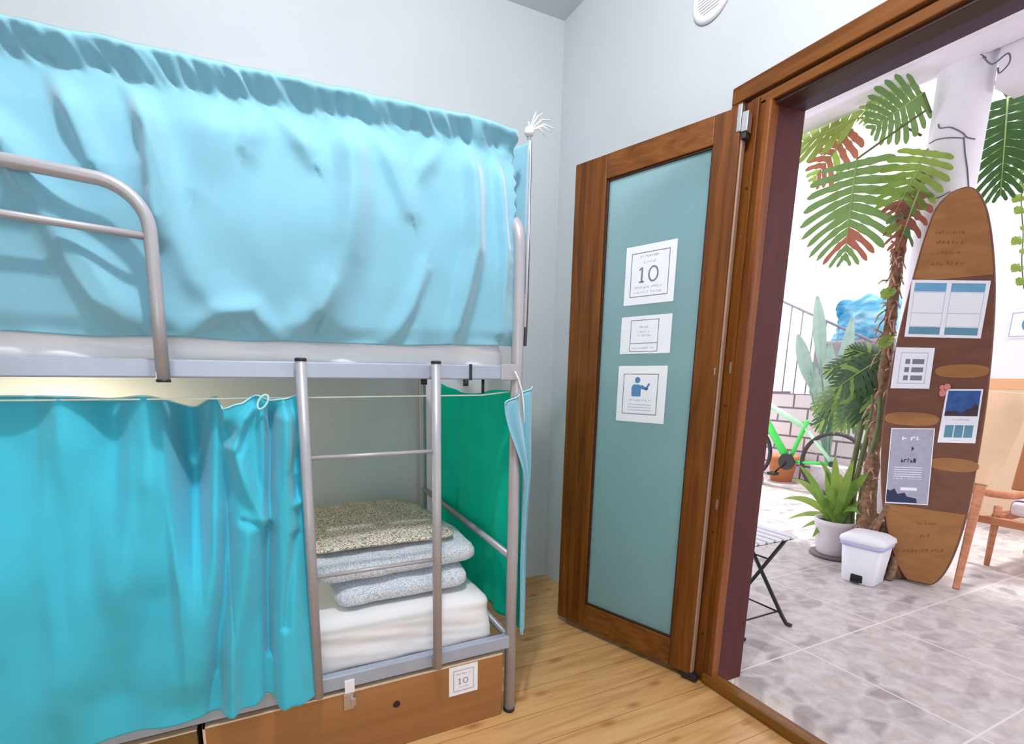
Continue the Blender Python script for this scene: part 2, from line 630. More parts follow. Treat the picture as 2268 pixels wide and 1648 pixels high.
# ------------------------------------------------------------------ room shell
H = 2.972
T = 0.155                                   # thickness of the wall with the door
OY0, OY1, OZ = -1.225, -2.62, 2.078         # the clear opening
FL, BK = -3.7, -4.3
b = B(); b.box((FL, BK, -0.1), (0.0, 0.0, 0.0)); struct(b.done('floor', M_FLOOR))
b = B(); b.box((FL - .1, BK - .1, H), (T, 0.1, H + 0.1)); struct(b.done('ceiling', M_WALL))
b = B(); b.box((FL - .1, 0.0, -0.1), (T, 0.1, H)); struct(b.done('wall_back', M_WALL))
b = B(); b.box((FL - .1, BK - .1, -0.1), (FL, 0.0, H)); struct(b.done('wall_left', M_WALL))
b = B(); b.box((FL, BK - .1, -0.1), (T, BK, H)); struct(b.done('wall_front', M_WALL))
FRY = -1.10                                 # hole for the frame
b = B()
b.box((0, FRY, -0.1), (T, 0.0, H))
b.box((0, OY1 - .12, OZ + 0.03), (T, FRY, H))
b.box((0, BK, -0.1), (T, OY1 - .12, H))
struct(b.done('wall_right', M_WALL))

# door frame ("trim_1"): casing, jambs, head with rebates
fr = bpy.data.objects.new('trim_1', None); COL.objects.link(fr); fr.location = (0, -1.2, 0); ORG[fr] = V((0, -1.2, 0))
struct(fr, 'varnished oak door frame around the opening to the patio', 'door frame')
for nm, y0, y1, s in (('casing', -1.0835, -1.128, 1), ('casing', OY1 + .03 - .15, OY1 - .1, 1)):
    b = B(); b.box((-0.022, min(y0, y1), 0), (0.012, max(y0, y1), 2.1135)); b.done('casing', M_DOOR, fr, 0.004)
b = B(); b.box((-0.022, OY1 - .12, 2.114), (0.012, -1.0835, 2.168)); b.done('head_casing', M_DOORH, fr, 0.004)
b = B(); b.box((-0.004, OY1 - .12, 2.106), (0.012, -1.128, 2.116)); b.done('head_groove', M_DOORDARK, fr)
b = B(); b.box((-0.008, OY1 - .05, OZ), (0.088, -1.15, 2.108)); b.done('head', M_DOORH, fr, 0.003)
b = B(); b.box((0.006, OY1 - .05, OZ - .012), (0.074, -1.2, OZ + .002)); b.done('head_stop', M_DOORDARK, fr, 0.002)
# left jamb steps (hinge side)
b = B(); b.box((-0.006, -1.142, 0), (0.012, -1.126, 2.108)); b.done('jamb_groove', M_DOORDARK, fr)
b = B(); b.box((-0.016, -1.186, 0.0), (0.03, -1.141, 2.10)); b.done('jamb', M_DOOR, fr, 0.003)
b = B(); b.box((-0.008, -1.206, 0.0), (0.04, -1.184, 2.09)); b.done('jamb_rebate', M_DOOR, fr, 0.003)
b = B(); b.box((-0.012, -1.228, 0.0), (0.028, -1.204, 2.08)); b.done('jamb_bead', M_DOORL, fr, 0.004)
# far jamb (outside the picture on the right)
b = B(); b.box((-0.012, OY1 - .1, 0), (0.05, OY1, 2.09)); b.done('jamb', M_DOOR, fr, 0.003)
for zz in (1.83, 1.10, 0.62, 0.2):
    b = B(); b.lathe([(0.0045, 0), (0.0045, 0.0015)], (-0.0165, -1.168 - 0.004, zz), 10, V((-1, 0, 0)), V((0, 1, 0))); b.done('screw_hole', M_HOLE, fr)
for zz in (1.235, 0.73):
    b = B(); b.box((-0.0175, -1.181, zz - .02), (-0.015, -1.174, zz + .02)); b.done('strike_plate', M_STEEL, fr, 0.001)
b = B(); b.box((-0.0085, -2.18, OZ - .002), (0.012, -1.98, OZ + .010)); b.done('head_strike_plate', M_STEEL, fr, 0.001)
# sill
b = B()
b.box((-0.024, OY1 - .12, 0.0), (0.03, -1.19, 0.042))
struct(b.done('trim_2', M_SILL, None, 0.006, base=(0, -1.9, 0)), 'oak door sill between the pine floor and the patio', 'door sill')
b = B(); b.box((0.03, OY1, 0.0), (0.036, -1.225, 0.036)); struct(b.done('trim_4', M_BLACK, base=(0, -1.9, 0)), 'black seal strip along the outside of the door sill', 'seal')
# maroon reveal outside
b = B()
b.box((0.026, -1.228, 0.0), (T + .002, -1.10, OZ + .03))
struct(b.done('trim_3', M_MAROON, None, 0.002, base=(0.1, -1.2, 0)), 'dark maroon painted reveal at the left of the door opening', 'reveal')
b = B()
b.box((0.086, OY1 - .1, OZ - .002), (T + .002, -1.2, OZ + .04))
struct(b.done('trim_5', M_MAROONH, None, 0.002, base=(0.1, -1.9, 2)), 'maroon lintel board with purple shade in its colour above the door opening', 'lintel')

# ---- the door leaf, standing open against the wall
HP = V((-0.06, -1.16, 0))
TH = math.radians(108.2)
E1 = V((math.cos(TH), math.sin(TH), 0))
NN = V((-math.sin(TH), math.cos(TH), 0))     # towards the room
EZ = V((0, 0, 1))


def lp(a, z, d=0.0):
    return HP + E1 * a + EZ * z + NN * d


def lbox(b, a0, a1, z0, z1, d0, d1):
    b.hexa([lp(a0, z0, d0), lp(a1, z0, d0), lp(a1, z0, d1), lp(a0, z0, d1)],
           [lp(a0, z1, d0), lp(a1, z1, d0), lp(a1, z1, d1), lp(a0, z1, d1)])


door = bpy.data.objects.new('door_1', None); COL.objects.link(door); door.location = HP; ORG[door] = HP.copy()
struct(door, 'oak door leaf with frosted glass standing open against the wall', 'door')
LW, LZ0, LZ1 = 0.606, 0.028, 2.078
G0, G1, GZ0, GZ1 = 0.086, 0.508, 0.145, 1.985
TK = -0.042
b = B(); lbox(b, 0.0, G0, LZ0, LZ1, TK, 0); b.done('hinge_stile', M_DOOR, door, 0.003)
b = B(); lbox(b, G1, LW, LZ0, LZ1, TK, 0); b.done('lock_stile', M_DOOR, door, 0.003)
b = B(); lbox(b, G0, G1, GZ1, LZ1, TK, 0); b.done('top_rail', M_DOORH, door, 0.003)
b = B(); lbox(b, G0, G1, LZ0, GZ0, TK, 0); b.done('bottom_rail', M_DOORH, door, 0.003)
b = B(); lbox(b, LW - .002, LW + .064, LZ0, LZ1 + .006, TK - .01, -0.010); b.done('rebate_lip', M_DOOR, door, 0.006)
b = B(); lbox(b, G0 - .004, G1 + .004, GZ0 - .004, GZ1 + .004, -0.026, -0.020); b.done('glass_pane', M_GLASS, door)
b = B()
for (a0, a1, z0, z1) in ((G0, G0 + .007, GZ0, GZ1), (G1 - .007, G1, GZ0, GZ1), (G0, G1, GZ0, GZ0 + .007), (G0, G1, GZ1 - .007, GZ1)):
    lbox(b, a0, a1, z0, z1, -0.020, -0.008)
b.done('glazing_bead', M_DOORDARK, door, 0.002)
b = B(); lbox(b, -0.006, 0.0, LZ0, LZ1 - .03, TK + .006, -0.012); b.done('edge_seal', M_SEAL, door)
b = B(); lbox(b, -0.024, -0.004, 1.995, 2.055, -0.03, 0.006)
lbox(b, -0.002, 0.012, 2.0, 2.083, -0.02, 0.004)
b.done('hinge', M_STEEL, door, 0.002)
b = B(); lbox(b, -0.020, -0.004, 1.975, 1.995, -0.028, 0.002); b.done('hinge_cap', M_BLACK, door, 0.002)
b = B(); lbox(b, -0.03, 0.03, 0.006, 0.030, -0.03, 0.004); b.done('bottom_hinge', M_BLACK, door, 0.003)
b = B(); lbox(b, 0.006, 0.010, 1.21, 1.235, 0.0, 0.003); b.done('latch_pin', M_STEEL, door)


# ------------------------------------------------------------------ flat signs
def plane_sign(O, ex, ey, n):
    """returns P(u,v,d): a point on the sign; u,v in 0..1"""
    return lambda u, v, d=0.0: O + ex * u + ey * v + n * d


def quad(b, P, u0, v0, u1, v1, d0, d1):
    b.hexa([P(u0, v0, d0), P(u1, v0, d0), P(u1, v1, d0), P(u0, v1, d0)], [P(u0, v0, d1), P(u1, v0, d1), P(u1, v1, d1), P(u0, v1, d1)])


def frame_lines(b, P, u0, v0, u1, v1, w, d0, d1, wv=None):
    wv = wv or w
    quad(b, P, u0, v0, u1, v0 + wv, d0, d1)
    quad(b, P, u0, v1 - wv, u1, v1, d0, d1)
    quad(b, P, u0, v0 + wv, u0 + w, v1 - wv, d0, d1)
    quad(b, P, u1 - w, v0 + wv, u1, v1 - wv, d0, d1)


def scribble(b, P, u0, u1, v, h, d0, d1, seed, wide=0.02):
    """a line of unreadable small print: short strokes of uneven height"""
    rnd = random.Random(seed)
    u = u0
    while u < u1 - wide:
        w = wide * rnd.uniform(0.5, 1.1)
        hh = h * rnd.uniform(0.55, 1.0)
        quad(b, P, u, v, u + w * 0.35, v + hh, d0, d1)
        quad(b, P, u + w * 0.35, v + rnd.choice((0, hh * 0.4, hh * 0.75)), u + w, v + rnd.choice((0, hh * 0.4, hh * 0.75)) + h * 0.22, d0, d1)
        u += w * 1.35
        if rnd.random() < 0.16:
            u += wide * 0.8


def letters(root, mat, P, lines, name='lettering', d0=None, d1=None):
    for a in lines:
        b = B()
        scribble(b, P, a[0], a[1], a[2], a[3], d0 or D1, d1 or D2, a[4], a[5])
        b.done(name, mat, root)


def ring(b, P, cu, cv, ru, rv, tu, tv, d0, d1, n=28, full=False):
    pts_o = [(cu + ru * math.cos(2 * PI * k / n), cv + rv * math.sin(2 * PI * k / n)) for k in range(n)]
    if full:
        b.hexa([P(u, v, d0) for u, v in pts_o], [P(u, v, d1) for u, v in pts_o])
        return
    pts_i = [(cu + (ru - tu) * math.cos(2 * PI * k / n), cv + (rv - tv) * math.sin(2 * PI * k / n)) for k in range(n)]
    for k in range(n):
        j = (k + 1) % n
        q = [pts_o[k], pts_o[j], pts_i[j], pts_i[k]]
        b.hexa([P(u, v, d0) for u, v in q], [P(u, v, d1) for u, v in q])


def ten(b, P, cu, cv, h, d0, d1, asp=1.0):
    """the figure 10 with slab serifs; h = height, asp = width units per height unit"""
    w = h * asp
    x = cu - 0.62 * w
    quad(b, P, x - .06 * w, cv - h / 2, x + .08 * w, cv + h / 2, d0, d1)
    quad(b, P, x - .20 * w, cv - h / 2, x + .22 * w, cv - h / 2 + .1 * h, d0, d1)
    b.hexa([P(*q, d0) for q in ((x - .06 * w, cv + .5 * h), (x - .24 * w, cv + .36 * h), (x - .2 * w, cv + .28 * h), (x - .06 * w, cv + .36 * h))],
           [P(*q, d1) for q in ((x - .06 * w, cv + .5 * h), (x - .24 * w, cv + .36 * h), (x - .2 * w, cv + .28 * h), (x - .06 * w, cv + .36 * h))])
    ring(b, P, cu + 0.32 * w, cv, .42 * w, .52 * h, .13 * w, .12 * h, d0, d1)


def sheet(name, P, mat, th=0.0006):
    b = B()
    quad(b, P, 0, 0, 1, 1, 0.0, th)
    return b.done(name, mat, None, base=P(0.5, 0, 0))


D1, D2 = 0.0006, 0.0011


def door_paper(a0, a1, z0, z1, d):
    O = lp(a1, z0, d)
    return plane_sign(O, lp(a0, z0, d) - O, EZ * (z1 - z0), NN)


PD = -0.0198
# number sign on the glass
P = door_paper(0.195, 0.406, 1.485, 1.708, PD)
s = tag(sheet('paper_sign', P, M_PAPER), 'white paper sign with a large number 10, topmost on the door glass', 'sign', 'paper signs on the door glass')
b = B(); frame_lines(b, P, .12, .13, .88, .88, .014, D1, D2); b.done('border', M_INK, s)
b = B(); ten(b, P, .5, .50, .26, D1, D2, 0.95); b.done('number', M_INK, s)
letters(s, M_INKLITE, P, [(.3, .7, .79, .045, 1, .03), (.38, .62, .69, .045, 2, .03), (.22, .78, .27, .045, 3, .03), (.2, .8, .19, .04, 4, .03)])
# small landscape sign
P = door_paper(0.193, 0.410, 1.293, 1.440, PD)
s = tag(sheet('paper_sign', P, M_PAPER), 'small wide paper sign with a narrow framed drawing, middle of the door glass', 'sign', 'paper signs on the door glass')
b = B(); frame_lines(b, P, .2, .05, .76, .9, .012, D1, D2, .018); quad(b, P, .2, .27, .76, .288, D1, D2); b.done('border', M_INK, s)
letters(s, M_INKLITE, P, [(.38, .58, .68, .06, 5, .03), (.36, .62, .46, .06, 6, .03), (.34, .6, .56, .05, 7, .03), (.26, .7, .13, .05, 8, .03)])
# person pictogram sign
P = door_paper(0.196, 0.410, 1.017, 1.245, PD)
s = tag(sheet('paper_sign', P, M_PAPER), 'white paper sign with a blue person pictogram, lowest on the door glass', 'sign', 'paper signs on the door glass')
b = B(); frame_lines(b, P, .12, .14, .84, .86, .014, D1, D2); b.done('border', M_INK, s)
b = B(); ring(b, P, .42, .75, .055, .055, 0, 0, D1, D2, 20, True)
for q in (((.31, .46), (.5, .46), (.5, .64), (.46, .67), (.34, .67), (.3, .62)), ((.48, .60), (.62, .57), (.66, .60), (.50, .67)), ((.61, .57), (.68, .68), (.645, .70), (.585, .59))):
    b.hexa([P(*k, D1) for k in q], [P(*k, D2) for k in q])
b.done('pictogram', M_BLUEINK, s)
letters(s, M_INKLITE, P, [(.26, .74, .38, .035, 9, .03)])
for k in range(3):
    b = B(); quad(b, P, .24, .21 + .05 * k, .72, .221 + .05 * k, D1, D2); b.done('text_line', M_INKLITE, s)

# ------------------------------------------------------------------ vent
vc = V((-0.001, -0.948, 2.535))
vent = thing('round_vent', vc, 'round white air vent with louvres high on the wall above the door', 'vent')
b = B(); b.lathe([(0.062, 0), (0.085, 0), (0.087, 0.006), (0.082, 0.014), (0.070, 0.016), (0.062, 0.010)], vc, 40, V((-1, 0, 0)), V((0, 1, 0)))
b.done('rim', M_WHITE, vent)
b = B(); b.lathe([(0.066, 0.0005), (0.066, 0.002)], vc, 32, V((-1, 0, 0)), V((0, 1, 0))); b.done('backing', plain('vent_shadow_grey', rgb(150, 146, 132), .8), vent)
b = B()
for k in range(-6, 7):
    z = vc.z + k * 0.0098
    hw = math.sqrt(max(0, 0.066 ** 2 - (k * 0.0098) ** 2))
    b.hexa([V((vc.x - .002, vc.y - hw, z)), V((vc.x - .002, vc.y + hw, z)), V((vc.x - .010, vc.y + hw, z - .004)), V((vc.x - .010, vc.y - hw, z - .004))],
           [V((vc.x - .002, vc.y - hw, z + .002)), V((vc.x - .002, vc.y + hw, z + .002)), V((vc.x - .010, vc.y + hw, z - .002)), V((vc.x - .010, vc.y - hw, z - .002))])
b.done('louvre', plain('vent_beige', rgb(206, 202, 188), .6), vent)

# ------------------------------------------------------------------ bunk bed
YB, XP, XL = -1.024, -0.805, -2.83
YR = -0.075
bed = thing('bunk_bed', (-1.8, -0.55, 0), 'grey tubular metal bunk bed with ladder standing along the back wall', 'bed')
R0 = 0.0195


def arch(x):
    pts = [V((x, YB, 0.012)), V((x, YB, 0.6)), V((x, YB, 1.2)), V((x, YB, 1.60))]
    for k in range(1, 8):
        a = PI / 2 * k / 8
        pts.append(V((x, YB + .09 * (1 - math.cos(a)), 1.60 + .085 * math.sin(a))))
    pts.append(V((x, YB + .12, 1.685)))
    q = [V((p.x, YR + YB - p.y, p.z)) for p in pts]
    return pts + list(reversed(q))


b = B(); b.tube(arch(XP), R0, 14); b.done('end_frame', M_GREY, bed)
b = B(); b.tube(arch(XL), R0, 14); b.done('end_frame', M_GREY, bed)
for x in (XP, XL):
    for y in (YB, YR):
        b = B(); b.lathe([(.019, 0), (.021, .003), (.021, .012), (.0198, .014)], (x, y, 0), 16); b.done('foot_cap', M_BLACK, bed)
for z in (0.585, 0.28):
    b = B(); b.tube([(XP, YB, z), (XP, YR, z + .045)], .013, 10); b.done('end_rail', M_GREY, bed)
for z in (0.60, 0.28):
    b = B(); b.tube([(XL, YB, z), (XL, YR, z)], .013, 10); b.done('end_rail', M_GREY, bed)
for z0, z1, nm in ((1.188, 1.232, 'upper_side_rail'), (0.255, 0.302, 'lower_side_rail')):
    for y in (YB - .014, YR - .014):
        b = B(); b.box((XL, y, z0), (XP - .006, y + .028, z1)); b.done(nm, M_GREYRAIL, bed, 0.004)
    b = B()
    for k in range(12):
        x = XL + .1 + k * (XP - XL - .2) / 11
        b.box((x - .025, YB, z0 + .012), (x + .025, YR, z0 + .018))
    b.done('slats', M_GREY, bed)
# rail brackets seen from the front
b = B(); b.box((-0.978, YB - .018, 1.186), (-0.970, YB - .013, 1.234)); b.tube([(-0.985, YB - .004, 1.19), (-0.985, YB - .004, 1.168)], .009, 8); b.done('bracket', M_BLACK, bed)
b = B(); b.box((-0.87, YB - .019, 1.186), (XP, YB - .012, 1.236)); b.done('bracket_sleeve', M_GREY, bed, 0.003)
b = B(); b.tube([(-0.915, YB + .02, 1.188), (-0.915, YB + .02, 1.145)], .005, 8); b.done('bolt', M_BLACK, bed)
b = B(); b.tube([(-1.115, YB + .01, 1.19), (-1.115, YB + .01, 1.172)], .01, 8); b.done('bolt', M_BLACK, bed)
# ladder
YLd = YB - .034
lad = None
X1, X2 = -1.4664, -1.0929
b = B(); b.tube([(X1, YLd, .262), (X1, YLd, 1.236)], .0145, 12); lad = b.done('ladder', M_GREY, bed)
b = B(); b.tube([(X2, YLd, .262), (X2, YLd, 1.236)], .0145, 12); b.done('ladder_rail', M_GREY, lad)
for z in (0.976, 0.635):
    b = B(); b.tube([(X1, YLd, z), (X2, YLd, z)], .0062, 10); b.done('rung', M_GREY, lad)
for x in (X1, X2):
    b = B(); b.lathe([(.0152, 0), (.0152, .006), (.012, .008)], (x, YLd, 1.233), 14); b.done('end_cap', M_BLACK, lad)
    b = B(); b.box((x - .012, YLd, .262), (x + .012, YB - .010, .295)); b.done('bracket', M_GREY, lad)
    b = B(); b.box((x - .012, YLd, 1.195), (x + .012, YB - .010, 1.225)); b.done('bracket', M_GREY, lad)
# guard rail hoop
YG = -1.07
pts = [V((-1.775, YG, 1.183)), V((-1.772, YG, 1.35)), V((-1.771, YG, 1.50))]
for k in range(1, 9):
    a = PI / 2 * k / 9
    pts.append(V((-1.771 - .10 * (1 - math.cos(a)), YG, 1.51 + .095 * math.sin(a))))
pts += [V((-1.90, YG, 1.607)), V((-2.2, YG, 1.625)), V((-2.74, YG, 1.625)), V((-2.78, YG, 1.60)), V((-2.79, YG, 1.55)), V((-2.79, YG, 1.183))]
b = B(); b.tube(pts, .0145, 12); gr = b.done('guard_rail', M_GREY, bed)
b = B(); b.tube([(-1.772, YG, 1.497), (-2.1, YG, 1.517), (-2.79, YG, 1.517)], .0085, 10); b.done('middle_bar', M_GREY, gr)
b = B(); b.lathe([(.0155, 0), (.0155, .006)], (-1.775, YG, 1.178), 14); b.done('end_cap', M_BLACK, gr)
b = B(); b.box((-1.787, YG, 1.20), (-1.763, YB - .010, 1.222)); b.done('bracket', M_GREY, gr)


# ------------------------------------------------------------------ mattresses
def mattress(name, x0, x1, y0, y1, z0, z1, mat, label, rt=0.05, seed=0, amp=.004, rb=.018):
    b = B()
    cx, cy, cz = (x0 + x1) / 2, (y0 + y1) / 2, (z0 + z1) / 2
    hx, hy, hz = (x1 - x0) / 2, (y1 - y0) / 2, (z1 - z0) / 2
    bmesh.ops.create_cube(b.bm, size=2)
    bmesh.ops.subdivide_edges(b.bm, edges=b.bm.edges, cuts=60, use_grid_fill=True)
    for v in b.bm.verts:
        p = V((v.co.x * hx, v.co.y * hy, v.co.z * hz))
        r = rt if v.co.z > 0 else lerp(rt, rb, smooth(0, .6, -v.co.z))
        q = V((max(-hx + r, min(hx - r, p.x)), max(-hy + r, min(hy - r, p.y)), max(-hz + r, min(hz - r, p.z))))
        d = p - q
        if d.length > 1e-6:
            m = max(abs(d.x), abs(d.y), abs(d.z))
            d = d.normalized() * m
        p = q + d
        w = V((p.x * 2.2 + seed, p.y * 4, p.z * 34 + p.x * 5))
        k = mnoise.noise(w) * amp + mnoise.noise(V((p.x * 14, p.y * 14, p.z * 40 + seed))) * amp * .5
        nrm = d.normalized() if d.length > 1e-6 else V((0, 0, 0))
        v.co = V((cx, cy, cz)) + p + nrm * k
    for f in b.bm.faces:
        f.smooth = True
    o = b.done(name, mat, None, base=(cx, cy, z0))
    tag(o, label, 'mattress', 'mattresses on the bunk bed')
    return o


mattress('mattress', XL + .03, -0.862, -0.990, YR - .02, .276, .452, M_SHEET, 'thick white sheeted mattress on the lower bunk', .05, 3, .0045)
mattress('mattress', XL + .03, -0.835, -0.990, YR - .02, 1.208, 1.345, M_SHEET, 'thin white sheeted mattress on the upper bunk under the cyan curtain', .035, 8, .012)


# ------------------------------------------------------------------ folded duvet and pillow on the lower bunk
def slab_roll(fn_c, x0, x1, nx, ry, rz, b, n=20, seed=0, sq=2.6, amp=.006, mi=0):
    """a soft bolster along x: a superellipse section with rounded ends"""
    rings = []
    for i in range(nx + 1):
        t = i / nx
        e = min(1, min(t, 1 - t) / 0.10)
        e = math.sqrt(max(0.0, 1 - (1 - e) ** 2)) if e < 1 else 1
        e = 0.25 + 0.75 * e
        x = lerp(x0, x1, t)
        cy, cz = fn_c(t)
        ringv = []
        for k in range(n):
            a = 2 * PI * k / n
            ca, sa = math.cos(a), math.sin(a)
            y = math.copysign(abs(ca) ** (2 / sq), ca) * ry * (0.8 + 0.2 * e)
            z = math.copysign(abs(sa) ** (2 / sq), sa) * rz * e
            p = V((x, cy + y, cz + z))
            w = mnoise.noise(V((p.x * 9 + seed, p.y * 9, p.z * 12))) * amp + mnoise.noise(V((p.x * 28 + seed, p.y * 28, p.z * 30))) * amp * .4
            p += V((0, ca, sa)) * w
            ringv.append(b.bm.verts.new(p))
        rings.append(ringv)
    for A, Bq in zip(rings, rings[1:]):
        for k in range(n):
            f = b.bm.faces.new((A[k], A[(k + 1) % n], Bq[(k + 1) % n], Bq[k]))
            f.smooth = True
    for rg in (rings[0], rings[-1]):
        f = b.bm.faces.new(rg)
        f.smooth = True


duv = thing('duvet', (-1.2, -0.6, .452), 'folded grey white speckled duvet lying on the lower bunk', 'duvet')
b = B(); slab_roll(lambda t: (-0.665, .494 + .006 * t), -1.385, -0.925, 44, .28, .045, b, 48, 2, 3.4, .007); b.done('lower_fold', M_DUVET, duv)
b = B(); slab_roll(lambda t: (-0.63, .578 + .004 * t), -1.47, -0.885, 48, .30, .048, b, 48, 5, 3.4, .008); b.done('upper_fold', M_DUVET, duv)
b = B(); slab_roll(lambda t: (-0.60, .640 + .006 * math.sin(PI * t)), -1.45, -0.95, 44, .285, .026, b, 44, 9, 2.2, .012)
tag(b.done('topcloth', M_TOPCLOTH, None, base=(-1.2, -0.6, .62)), 'beige scribble patterned pillow lying on top of the folded duvet', 'topcloth')  # patterned top of the duvet, built as a separate flat piece

# ------------------------------------------------------------------ curtains
YC = -1.0


def px_xz(u, v):
    p = at(u, v, y=YC)
    return (p.x, p.z)


# folds of the upper curtain: (pixel path, width, height, fade)
FOLDS_U = [
    ([(-60, 250), (20, 330), (70, 420)], .035, .022),
    ([(95, 110), (130, 190), (170, 280), (205, 360)], .030, .020),
    ([(255, 130), (300, 220), (330, 300), (350, 420), (345, 520)], .030, .024),
    ([(330, 380), (380, 500), (430, 620), (500, 690)], .06, .012),
    ([(505, 205), (470, 300), (440, 420)], .05, .012),
    ([(560, 190), (560, 260), (545, 330)], .035, .016),
    ([(600, 210), (655, 300), (690, 360)], .040, .014),
    ([(760, 215), (770, 300), (775, 420), (760, 560), (715, 690)], .055, .026),
    ([(780, 225), (850, 330), (900, 470)], .045, .015),
    ([(1000, 250), (960, 330), (930, 380)], .03, .014),
    ([(1035, 270), (1040, 420), (1035, 560), (1010, 680), (990, 760)], .034, .026),
    ([(1100, 285), (1100, 420), (1105, 560), (1100, 740)], .022, .018),
    ([(60, 400), (160, 560), (230, 660), (300, 720)], .055, .018),
    ([(420, 740), (480, 700), (560, 690), (600, 740)], .03, .014),
    ([(860, 755), (900, 690), (935, 600)], .03, .012),
    ([(640, 745), (700, 690), (720, 640)], .04, .014),
]
FU = [([px_xz(*p) for p in path], w, h) for path, w, h in FOLDS_U]
ZTOP_U = lambda x: lerp(1.906, 1.936, (x + 2.0) / 1.2) - 0.012 * smooth(-.95, -.80, x)


def upper_y(x, z, zt, zb):
    h = 0.0
    for path, w, hh in FU:
        d, side, t = segdist(x, z, path)
        w = w * .8
        if d < 3 * w:
            wi = w * (1.15 if side > 0 else 0.7)
            fade = 0.45 + 0.55 * math.sin(PI * min(1, max(0, t)) * .9 + .2)
            h += hh * math.exp(-(d / wi) ** 2) * fade
    h += .010 * mnoise.noise(V((x * 4.1, 1.7, z * 2.0))) + .004 * mnoise.noise(V((x * 11, 5.1, z * 7)))
    k = (zt - z)
    # gathered pocket for the rod: bulges at the top, stitched in 6 cm below
    pocket = smooth(0.0, .012, k) * (1 - smooth(.012, .062, k))
    gath = (.004 * math.sin(x * 95 + 4 * mnoise.noise(V((x * 9, 0, 0)))) + .014 * mnoise.noise(V((x * 22 + z * 14, z * 10, 3))) + .011 * mnoise.noise(V((x * 52 + z * 40, z * 22, 8)))) * smooth(0, .02, k)
    inband = 1 - smooth(.045, .085, k)
    free = smooth(.052, .17, k)
    y = YC - 1.9 * h * free - .022 * smooth(.06, .40, k) - pocket * .012 - gath * inband + .022 * smooth(.004, .060, k) - .016 * smooth(.062, .16, k)
    hem = 1 - smooth(.0, .05, z - zb)
    y += .010 * hem + .006 * hem * mnoise.noise(V((x * 16, 2, z * 22)))
    return y


b = B()
NX, NZ = 420, 130


def up_fn(i, j):
    x = lerp(-2.80, -0.812, i)
    zt = ZTOP_U(x) + .004 * mnoise.noise(V((x * 15, 0, 9)))
    zb = 1.283 + .010 * smooth(-1.2, -.85, x) + .004 * mnoise.noise(V((x * 6, 4, 2)))
    z = lerp(zb, zt, j)
    y = upper_y(x, z, zt, zb)
    e = smooth(-.85, -.812, x)
    x += e * .004 * math.sin(z * 160)
    y = max(y, -1.046 - .004 * smooth(-1.74, -1.70, x)) if x < -1.70 else y
    return V((x, y - .004, z))


b.grid(up_fn, NX, NZ)
cu = b.done('curtain', M_CYAN_LIT, None, solid=.0016, base=(-1.7, YC, 1.28))
tag(cu, 'cyan curtain in a lit tone stretched along the front of the upper bunk', 'curtain', 'curtains round the bunk bed')


# piece of the same curtain turned round the end of the upper bunk
b = B()


def ue_fn(i, j):
    t = j
    y = lerp(-.995, -.62, i)
    zt = 1.915 - .01 * i
    zb = lerp(1.46, 1.56, i) - .10 * math.sin(PI * min(1, i * 1.4)) * 0
    z = lerp(zb, zt, t)
    x = -0.764 + .012 * math.sin(i * 21) * (0.5 + .5 * t) + .006 * mnoise.noise(V((y * 14, z * 6, 1)))
    return V((x, y, z))


b.grid(ue_fn, 40, 40)
cz = b.done('curtain', M_CYAN_LIT, None, solid=.0016, base=(-.77, -.8, 1.45))
tag(cz, 'short cyan curtain flap round the end of the upper bunk by the pole', 'curtain', 'curtains round the bunk bed')
# pole at the end of the bed with tied plastic strips
b = B(); b.tube([(-0.742, -0.955, 1.36), (-0.738, -0.955, 1.66), (-0.741, -0.955, 1.955)], .007, 10)
pole = b.done('curtain_pole', M_WHITE, None, base=(-.74, -.955, 1.36))
tag(pole, 'thin white upright curtain pole tied to the end of the upper bunk', 'pole')
b = B(); b.tube([(-0.728, -0.940, 1.30), (-0.725, -0.94, 1.45), (-0.727, -0.938, 1.93)], .006, 8); b.done('shadow_strip', plain('grey_shadow_strip', rgb(96, 96, 110), .6), pole)  # dark tube added to draw the shadow line beside the pole
rnd = random.Random(4)
b = B()
for q in ((.04, .05), (.065, .03), (.08, .005), (.05, -.015), (.02, .055), (.07, -.005), (-.015, .02)):
    o = V((-0.741, -0.955, 1.952))
    e = o + RT * q[0] + V((0, 0, q[1]))
    b.tube([o, lerp(o, e, .5) + V((0, -.01, .012)), e], [.003, .0025, .0012], 6)
b.lathe([(.012, -.01), (.016, 0), (.012, .012)], (-0.745, -0.962, 1.945), 10)
b.done('tied_strips', plain('clear_plastic_tie', rgb(228, 232, 238), .4), pole)

# lower curtain hung from a string
STR_Z = lambda x: 1.143 - .004 * math.sin(PI * (x + 2.8) / 2.0)
b = B()
b.tube([(XL, YC - .005, 1.148)] + [(x, YC - .005 + 0.002 * math.sin(9 * x), STR_Z(x) - .003) for x in [-2.6 + .12 * k for k in range(15)]] + [(XP - .01, YC - .008, 1.150)], .0024, 6)
tag(b.done('string', M_STRING, None, base=(-1.7, YC, 1.14)), 'taut white string under the upper side rail holding the lower curtain', 'string')

